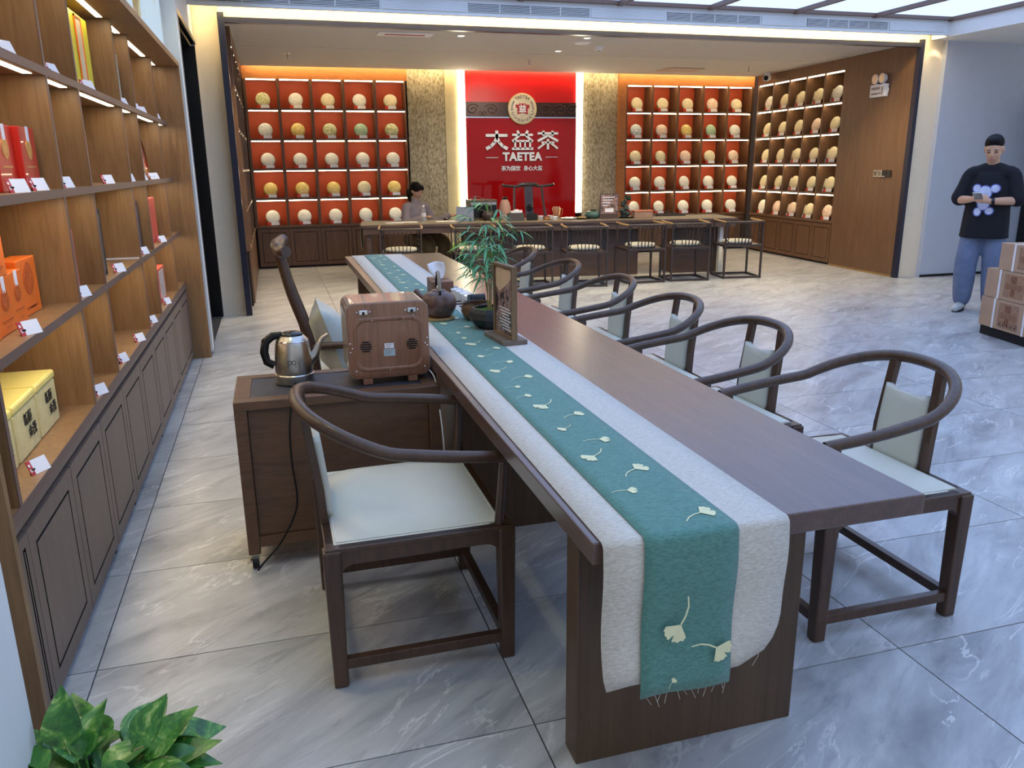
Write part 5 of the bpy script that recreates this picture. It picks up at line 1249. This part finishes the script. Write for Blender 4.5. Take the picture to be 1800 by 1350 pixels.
# ================================================================== PEOPLE
def fused(name, parts, mat, parent, voxel=.008, smooth_it=4, world=None):
    """One continuous surface from overlapping tapered limbs: parts are ('t', path, radii, flat) or ('e', centre, radii, rot)."""
    b = B()
    for p in parts:
        if p[0] == 't':
            pts = [Vector(q) for q in p[1]]; r = p[2]; fl_ = p[3] if len(p) > 3 else 1
            n0 = len(b.v); b.tube(smooth_path(pts, 5), [r[min(int(i/5), len(r)-1)]+(r[min(int(i/5)+1, len(r)-1)]-r[min(int(i/5), len(r)-1)])*((i % 5)/5) for i in range((len(pts)-1)*5+1)], 14, True, fl_, up=p[4] if len(p) > 4 else (0, 0, 1))
            if len(p) > 5: continue
            for e, rr in ((0, r[0]), (-1, r[-1])): b.ell(pts[e], (rr*.98, rr*.98, rr*.98), 14, 10)
        else:
            n0 = len(b.v); b.ell((0, 0, 0), p[2], 22, 16)
            R = Matrix.Translation(p[1]) @ (p[3].to_4x4() if len(p) > 3 and p[3] else Matrix.Identity(4)); b.xf(R, n0)
    o = b.obj(name, mat, None, origin=False)
    m = o.modifiers.new('fuse', 'REMESH'); m.mode = 'VOXEL'; m.voxel_size = voxel
    if smooth_it:
        s = o.modifiers.new('soft', 'SMOOTH'); s.factor = .5; s.iterations = smooth_it
    dg = bpy.context.evaluated_depsgraph_get(); me = bpy.data.meshes.new_from_object(o.evaluated_get(dg))
    me.materials.clear(); me.materials.append(mat); me.polygons.foreach_set('use_smooth', [True]*len(me.polygons)); me.name = name
    old = o.data; bpy.data.objects.remove(o); bpy.data.meshes.remove(old)
    no = bpy.data.objects.new(name, me); C.objects.link(no)
    if parent is not None: no.parent = parent
    return no
def rotm(ax, a): return Matrix.Rotation(a, 3, ax)
def hand(parts, wrist, d, side, up, curl=.5, s=1.0):
    """Palm plus five fingers; d = direction of the hand, side = thumb side, up = back of the hand."""
    w = Vector(wrist); d = Vector(d).normalized(); u = Vector(up).normalized(); sd = d.cross(u).normalized()
    if sd.dot(Vector(side)) < 0: sd = -sd
    palm = w+d*.045*s
    parts.append(('t', [w, palm, w+d*.085*s], [.024*s, .030*s, .026*s], .6, tuple(u)))
    for k in range(4):
        off = sd*(.027-.018*k)*s; L = [.068, .076, .070, .055][k]*s; b0 = w+d*.085*s+off; r = .0085*s
        p1 = b0+(d*math.cos(curl*.5)-u*math.sin(curl*.5))*L*.42; p2 = p1+(d*math.cos(curl*1.4)-u*math.sin(curl*1.4))*L*.33; p3 = p2+(d*math.cos(curl*2.1)-u*math.sin(curl*2.1))*L*.25
        parts.append(('t', [b0-d*.02*s, b0, p1, p2, p3], [r*1.1, r, r*.95, r*.88, r*.75]))
    t0 = w+d*.03*s+sd*.028*s; t1 = t0+(d*.55+sd*.6-u*.3)*.035*s; t2 = t1+(d*.9+sd*.05-u*.4)*.03*s
    parts.append(('t', [w+d*.02*s+sd*.012*s, t0, t1, t2], [.014*s, .012*s, .0105*s, .0085*s]))
def head(parts, c, fwd, up, s=1.0):
    """Skull, jaw, nose, ears, lips around centre c."""
    f = Vector(fwd).normalized(); u = Vector(up).normalized(); r = f.cross(u).normalized(); u = r.cross(f).normalized()
    Rm_ = Matrix((r, f, u)).transposed(); c = Vector(c)
    def at(x, y, z): return c+Rm_ @ Vector((x*s, y*s, z*s))
    parts.append(('e', at(0, -.012, .03), (.074*s, .092*s, .088*s), Rm_))
    parts.append(('e', at(0, .018, -.025), (.062*s, .070*s, .080*s), Rm_))
    parts.append(('e', at(0, .040, -.078), (.036*s, .036*s, .030*s), Rm_))
    parts.append(('t', [at(0, .085, .012), at(0, .100, -.018), at(0, .092, -.030)], [.007*s, .011*s, .010*s]))
    parts.append(('e', at(-.012, .088, -.030), (.008*s, .008*s, .007*s), Rm_)); parts.append(('e', at(.012, .088, -.030), (.008*s, .008*s, .007*s), Rm_))
    for sx in (-1, 1):
        parts.append(('e', at(sx*.074, -.012, -.008), (.010*s, .020*s, .030*s), Rm_)); parts.append(('e', at(sx*.030, .078, .020), (.022*s, .012*s, .008*s), Rm_))
    parts.append(('e', at(0, .084, -.058), (.022*s, .009*s, .009*s), Rm_))
    return at, Rm_
M['eye'] = plain('dark_eye', S(30,24,22), .3); M['lip'] = plain('lip', S(178,110,96), .5)
def face_bits(t, at, Rm_, s=1.0, lip=True):
    for sx in (-1, 1):
        b = B(); b.ell((0, 0, 0), (.013*s, .006*s, .0042*s), 12, 8); b.xf(Matrix.Translation(at(sx*.031, .0855, .006)) @ Rm_.to_4x4()); b.obj('eye', M['eye'], t, origin=False)
        b = B(); b.ell((0, 0, 0), (.019*s, .005*s, .0028*s), 12, 8); b.xf(Matrix.Translation(at(sx*.031, .0885, .030)) @ Rm_.to_4x4()); b.obj('eyebrow', M['hair'], t, origin=False)
    b = B(); b.ell((0, 0, 0), (.020*s, .007*s, .0065*s), 12, 8); b.xf(Matrix.Translation(at(0, .0895, -.058)) @ Rm_.to_4x4()); b.obj('mouth', M['lip'], t, origin=False)

# ---------- man looking at his phone (local front = -y, base at feet)
mn_ = thing('person', 'man in a black T shirt and blue jeans standing and looking at his phone', 'person', (6.72, 6.36, 0), math.radians(-60))
pt = []
hips, chest, neck = Vector((0, 0, .88)), Vector((0, .0, 1.28)), Vector((0, -.015, 1.42))
pt.append(('t', [hips+Vector((0, 0, -.02)), (0, 0, 1.05), chest, (0, 0, 1.38)], [.135, .13, .145, .10], .72, (0, 1, 0), 1))
pt.append(('t', [(0, -.0, 1.36), (0, -.012, 1.44), (0, -.03, 1.50)], [.062, .056, .056]))
at, Rm_ = head(pt, (0, -.055, 1.575), (0.10, -.90, -.36), (0, -.25, 1), 1.06)
sh_l, sh_r = Vector((-.178, 0, 1.35)), Vector((.178, 0, 1.35))
el_l, el_r = Vector((-.255, -.03, 1.10)), Vector((.255, -.02, 1.10))
wr_l, wr_r = Vector((-.085, -.25, 1.115)), Vector((.075, -.255, 1.10))
for sh_, el, wr in ((sh_l, el_l, wr_l), (sh_r, el_r, wr_r)):
    pt.append(('t', [Vector((0, 0, 1.36))+(sh_-Vector((0, 0, 1.36)))*.5, sh_, (sh_+el)/2, el], [.07, .058, .05, .042])); pt.append(('t', [el, (el+wr)/2, wr], [.041, .039, .027]))
hand(pt, wr_l, (.62, -.55, .15), (0, 0, 1), (-.55, -.75, .0), curl=.75, s=.95); hand(pt, wr_r, (-.62, -.55, .15), (0, 0, 1), (.55, -.75, .0), curl=.75, s=.95)
for sx, kx in ((-1, -.02), (1, .05)):
    hp_ = Vector((sx*.085, 0, .88)); kn = Vector((sx*.11, -.03 if sx < 0 else .03, .48)); an = Vector((sx*.12, .03 if sx < 0 else .07, .09))
    pt.append(('t', [hp_, (hp_+kn)/2, kn], [.09, .08, .058])); pt.append(('t', [kn, (kn+an)/2, an], [.057, .054, .038])); pt.append(('t', [an+Vector((0, .01, -.03)), an+Vector((0, -.08, -.05)), an+Vector((0, -.15, -.06))], [.034, .032, .026]))
fused('body', pt, M['skin'], mn_, .009, 3)
face_bits(mn_, at, Rm_, 1.06)
hr_ = []
hr_.append(('e', at(0, -.020, .052), (.083, .099, .083), Rm_)); hr_.append(('e', at(0, -.058, .01), (.074, .053, .074), Rm_)); hr_.append(('e', at(0, .030, .098), (.060, .052, .030), Rm_))
fused('hair', hr_, M['hair'], mn_, .008, 2)
tee = [('t', [(0, 0, .74), (0, 0, .98), (0, -.0, 1.20), (0, 0, 1.36)], [.222, .205, .180, .125], .78, (0, 1, 0), 1), ('t', [(-.11, 0, 1.372), (0, -.008, 1.392), (.11, 0, 1.372)], [.062, .076, .062])]
for sh_, el in ((sh_l, el_l), (sh_r, el_r)): tee.append(('t', [Vector((0, 0, 1.35))+(sh_-Vector((0, 0, 1.35)))*.4, sh_+Vector((0, 0, .0)), sh_+(el-sh_)*.55, sh_+(el-sh_)*.92], [.072, .064, .072, .080]))
M['tee'] = plain('black_cotton', S(20,20,26), .85, var=.1)
fused('t_shirt', tee, M['tee'], mn_, .011, 5)
M['jeans'] = plain('washed_blue_denim', S(106,118,144), .8, var=.18, nscale=9, bstr=.3, bscale=30)
jn = [('t', [(-.07, 0, .90), (.07, 0, .90)], [.10, .10], 1)]
for sx in (-1, 1):
    hp_ = Vector((sx*.085, 0, .88)); kn = Vector((sx*.115, -.03 if sx < 0 else .03, .48)); an = Vector((sx*.125, .03 if sx < 0 else .07, .12))
    jn += [('t', [hp_, (hp_+kn)/2, kn, (kn+an)/2, an], [.100, .104, .102, .098, .082])]
fused('jeans', jn, M['jeans'], mn_, .011, 4)
for sx in (-1, 1):
    an = Vector((sx*.125, .03 if sx < 0 else .07, .09))
    sh = fused('shoe', [('t', [an+Vector((0, .045, -.04)), an+Vector((0, -.03, -.04)), an+Vector((0, -.12, -.052)), an+Vector((0, -.18, -.058))], [.042, .044, .042, .03]), ('t', [an+Vector((0, .03, .0)), an+Vector((0, .0, .02))], [.04, .04])], plain('grey_sneaker', S(176,178,176), .6, var=.25, nscale=22) if sx < 0 else bpy.data.materials['grey_sneaker'], mn_, .008, 3)
    B().prism([(an.x+.046*math.cos(a*PI/10)*(1 if True else 0), an.y-.065+.13*math.sin(a*PI/10)) for a in range(20)], 'z', .0, .022).obj('sole', M['black_matte'], sh, origin=False)
ph = thing('mobile_phone', 'silver mobile phone held in both hands by the standing man', 'phone', tuple(Matrix.Translation(mn_.location) @ Matrix.Rotation(mn_.rotation_euler.z, 4, 'Z') @ Vector((-.005, -.335, 1.13))), mn_.rotation_euler.z)
Rp = Matrix.Rotation(1.0, 4, 'X') @ Matrix.Translation((0, 0, -.05))
B().box(-.037, .037, -.004, .004, 0, .15).xf(Rp).obj('case', M['steel'], ph, bevel=.002)
B().box(-.034, .034, .004, .0046, .004, .146).xf(Rp).obj('screen', M['black'], ph)
wm = B().tube([wr_r+Vector((.035, .012, .002)), wr_r+Vector((.012, .004, .0))], .034, 14).obj('wrist_watch', M['black'], mn_)
# soft toy print on the shirt: plain pale silhouette
pr1 = plain('pale_shirt_print', S(206,212,236), .8, var=.18, nscale=16); pr2 = plain('blue_shirt_outline', S(96,104,168), .8)
def torso_y(x, z): return -.150*math.sqrt(max(0, 1-(x/.20)**2))-.004
def decal(shapes, off):
    b = B()
    for cx, cz, rx, rz_ in shapes:
        rows = []
        for i in range(7):
            f = i/6; rows.append([(cx+rx*f*math.cos(a*PI/10), torso_y(cx+rx*f*math.cos(a*PI/10), 0)-off, cz+rz_*f*math.sin(a*PI/10)) for a in range(20)])
        b.loft(rows, True, False)
    return b
shapes = [(.0, 1.175, .055, .062), (-.075, 1.215, .034, .034), (.082, 1.215, .034, .034), (0, 1.075, .05, .060), (-.045, .995, .030, .036), (.055, 1.005, .032, .030)]
p1_ = decal([(a, b_, c+.010, d+.010) for a, b_, c, d in shapes], .012).obj('shirt_print_outline', pr2, mn_); p2_ = decal(shapes, .0135).obj('shirt_print', pr1, mn_)

# ---------- woman seated behind the bar (local front = -y)
wmn = thing('person', 'woman in a dusty pink blouse seated behind the bar at a tablet', 'person', (1.94, 11.42, 0), math.radians(30))
pt = []; sz_ = .43
pt.append(('t', [(0, .02, sz_+.06), (0, .01, sz_+.25), (0, 0, sz_+.44), (0, 0, sz_+.52)], [.125, .105, .12, .08], .7, (0, 1, 0), 1))
pt.append(('t', [(0, .0, sz_+.50), (0, -.01, sz_+.58), (0, -.02, sz_+.63)], [.050, .045, .045]))
at, Rm_ = head(pt, (0, -.03, sz_+.715), (.18, -.93, -.22), (0, -.1, 1), .95)
SL_, SR_ = Vector((-.165, 0, sz_+.49)), Vector((.165, 0, sz_+.49))
EL_, ER_ = Vector((-.22, -.05, sz_+.27)), Vector((.27, -.10, sz_+.28))
WL_, WR_ = Vector((-.02, -.22, .80)), Vector((.38, -.30, .80))
for s0, e0, w0 in ((SL_, EL_, WL_), (SR_, ER_, WR_)):
    pt.append(('t', [s0*.6+Vector((0, 0, (sz_+.49)*.4)), s0, (s0+e0)/2, e0], [.055, .048, .041, .035])); pt.append(('t', [e0, (e0+w0)/2, w0], [.035, .032, .022]))
hand(pt, WL_, (.85, -.4, -.05), (0, -1, 0), (0, 0, 1), .35, .88); hand(pt, WR_, (.55, -.75, -.02), (-1, 0, 0), (0, 0, 1), .45, .88)
for sx in (-1, 1):
    kn = Vector((sx*.14, -.42, sz_+.02)); an = Vector((sx*.12, -.40, .08))
    pt.append(('t', [(sx*.085, .0, sz_+.05), ((sx*.11), -.2, sz_+.05), kn], [.088, .08, .055])); pt.append(('t', [kn, (kn+an)/2, an], [.052, .05, .035])); pt.append(('t', [an, an+Vector((0, -.08, -.045)), an+Vector((0, -.14, -.05))], [.034, .03, .024]))
fused('body', pt, M['skin'], wmn, .009, 3)
face_bits(wmn, at, Rm_, .95)
hr_ = [('e', at(0, -.020, .045), (.082, .100, .082), Rm_), ('e', at(0, -.055, -.01), (.076, .060, .085), Rm_), ('e', at(-.052, .050, .050), (.030, .040, .045), Rm_), ('e', at(.052, .050, .050), (.030, .040, .045), Rm_), ('e', at(0, .066, .072), (.052, .028, .028), Rm_),
       ('t', [at(-.01, -.10, .0), at(-.03, -.150, -.035), at(-.05, -.165, -.11), at(-.06, -.150, -.19)], [.030, .040, .034, .014])]
fused('hair', hr_, M['hair'], wmn, .008, 2)
bl = [('t', [(0, .02, sz_-.0), (0, .02, sz_+.12), (0, .01, sz_+.30), (0, 0, sz_+.44), (0, .0, sz_+.50)], [.155, .148, .142, .150, .118], .78, (0, 1, 0), 1), ('t', [(0, -.0, sz_+.50), (0, -.008, sz_+.585)], [.074, .060])]
for s0, e0, w0 in ((SL_, EL_, WL_), (SR_, ER_, WR_)): bl.append(('t', [s0*.5+Vector((0, 0, (sz_+.48)*.5)), s0, (s0+e0)/2, e0, (e0+w0)/2, e0+(w0-e0)*.9], [.07, .066, .058, .054, .050, .042]))
fused('blouse', bl, plain('dusty_pink_cotton', S(160,146,146), .85, var=.08, bstr=.2, bscale=30), wmn, .010, 4)
tr_ = []
for sx in (-1, 1):
    kn = Vector((sx*.14, -.42, sz_+.02)); an = Vector((sx*.13, -.40, .10)); tr_.append(('t', [(sx*.085, .02, sz_+.06), (sx*.11, -.2, sz_+.06), kn, (kn+an)/2, an], [.115, .108, .090, .088, .08]))
fused('trousers', tr_, plain('khaki_trousers', S(110,92,66), .85, var=.12), wmn, .011, 4)
stl = thing('stool', 'dark low stool under the seated woman', 'stool', (1.94, 11.42, 0), math.radians(30))
B().box(-.19, .19, -.17, .19, .33, .365).obj('seat', M['bar_chair'], stl, bevel=.006)
for sx in (-1, 1):
    for sy in (-1, 1): B().bar((sx*.17, .01+sy*.15, 0), (sx*.16, .01+sy*.14, .33), .03, .03).obj('leg', M['bar_chair'], stl)

# ================================================================== POTHOS IN THE FOREGROUND
pv = thing('potted_pothos', 'leafy green pothos plant in the near left corner', 'plant', (-.435, 1.50, 0))
B().lathe([(0, 0), (.10, 0), (.125, .02), (.15, .20), (.155, .25), (.14, .25), (.13, .22), (0, .21)], 28, cap=False).obj('pot', plain('white_ceramic_pot', S(214,214,210), .3), pv, smooth=40)
B().lathe([(0, .225), (.135, .22)], 24, cap=False).obj('soil', plain('dark_soil', S(44,34,26), .95, var=.3, nscale=60), pv)
def pothos_mat():
    m, nt, bs = nm('pothos_leaf'); v = coords(nt, (1, 1, 1), rand=True)
    link(nt, ramp(nt, noise(nt, v, 16, 4, .65, 1.2), [(.30, S(30,70,34)), (.48, S(56,114,42)), (.57, S(92,142,54)), (.66, S(172,186,112))]), bs.inputs['Base Color'])
    bs.inputs['Roughness'].default_value = .32; bs.inputs['Specular IOR Level'].default_value = .5; return m
PLm = pothos_mat()
def heart(L, W, fold, curl):
    b = B(); rows = []; n = 12
    for i in range(n+1):
        f = i/n; w = W*(math.sin(PI*min(1, f**.62))**.9)*(1-.10*f) if 0 < f < 1 else .001
        x = L*f-.10*L*(1 if i == 0 else 0); z = -curl*L*f*f
        rows.append([(x-.08*L*abs(q_)*(1-f), w*q_, z+fold*w*abs(q_)-.012*math.sin(f*PI*3)*abs(q_)*L) for q_ in (-1, -.66, -.33, 0, .33, .66, 1)])
    return b.loft(rows, False, False)
hm = [heart(.115, .042, .35, .25).mesh('leaf', PLm, smooth=70), heart(.10, .038, .6, .5).mesh('leaf', PLm, smooth=70), heart(.125, .044, .2, .1).mesh('leaf', PLm, smooth=70)]
rp = random.Random(21)
# (x, y, z) tip anchors relative to the pot, azimuth, pitch
lv = []
for k in range(60):
    a = rp.uniform(0, 2*PI); r = rp.uniform(.02, .16); lv.append((r*math.cos(a), r*math.sin(a), .24+rp.uniform(0, .075)*(1-r*2), a+rp.uniform(-.6, .6), rp.uniform(-.55, .25)))
lv += [(-.055, .06, .33, 1.75, -1.25), (-.02, .05, .31, 1.2, -1.0), (.08, .05, .31, .75, -.75), (.11, .02, .30, .45, -.70), (.13, .0, .27, .05, -.2), (.12, -.02, .25, -.15, -.05), (-.13, .03, .29, 2.7, -.25), (-.10, .02, .30, 2.3, -.5)]
for i, (x, y, z, a, p_) in enumerate(lv):
    q_ = Vector((x, y, z+.04)); base = Vector((x*.35, y*.35, .22))
    B().tube(smooth_path([base, base*.4+q_*.6+Vector((0, 0, .02)), q_], 3), .0022, 5).obj('petiole', PLm, pv, smooth=60)
    s_ = rp.uniform(.78, 1.1); inst('leaf', hm[i % 3], pv, q_, (rp.uniform(-.4, .4), p_, a), (s_, s_, s_))
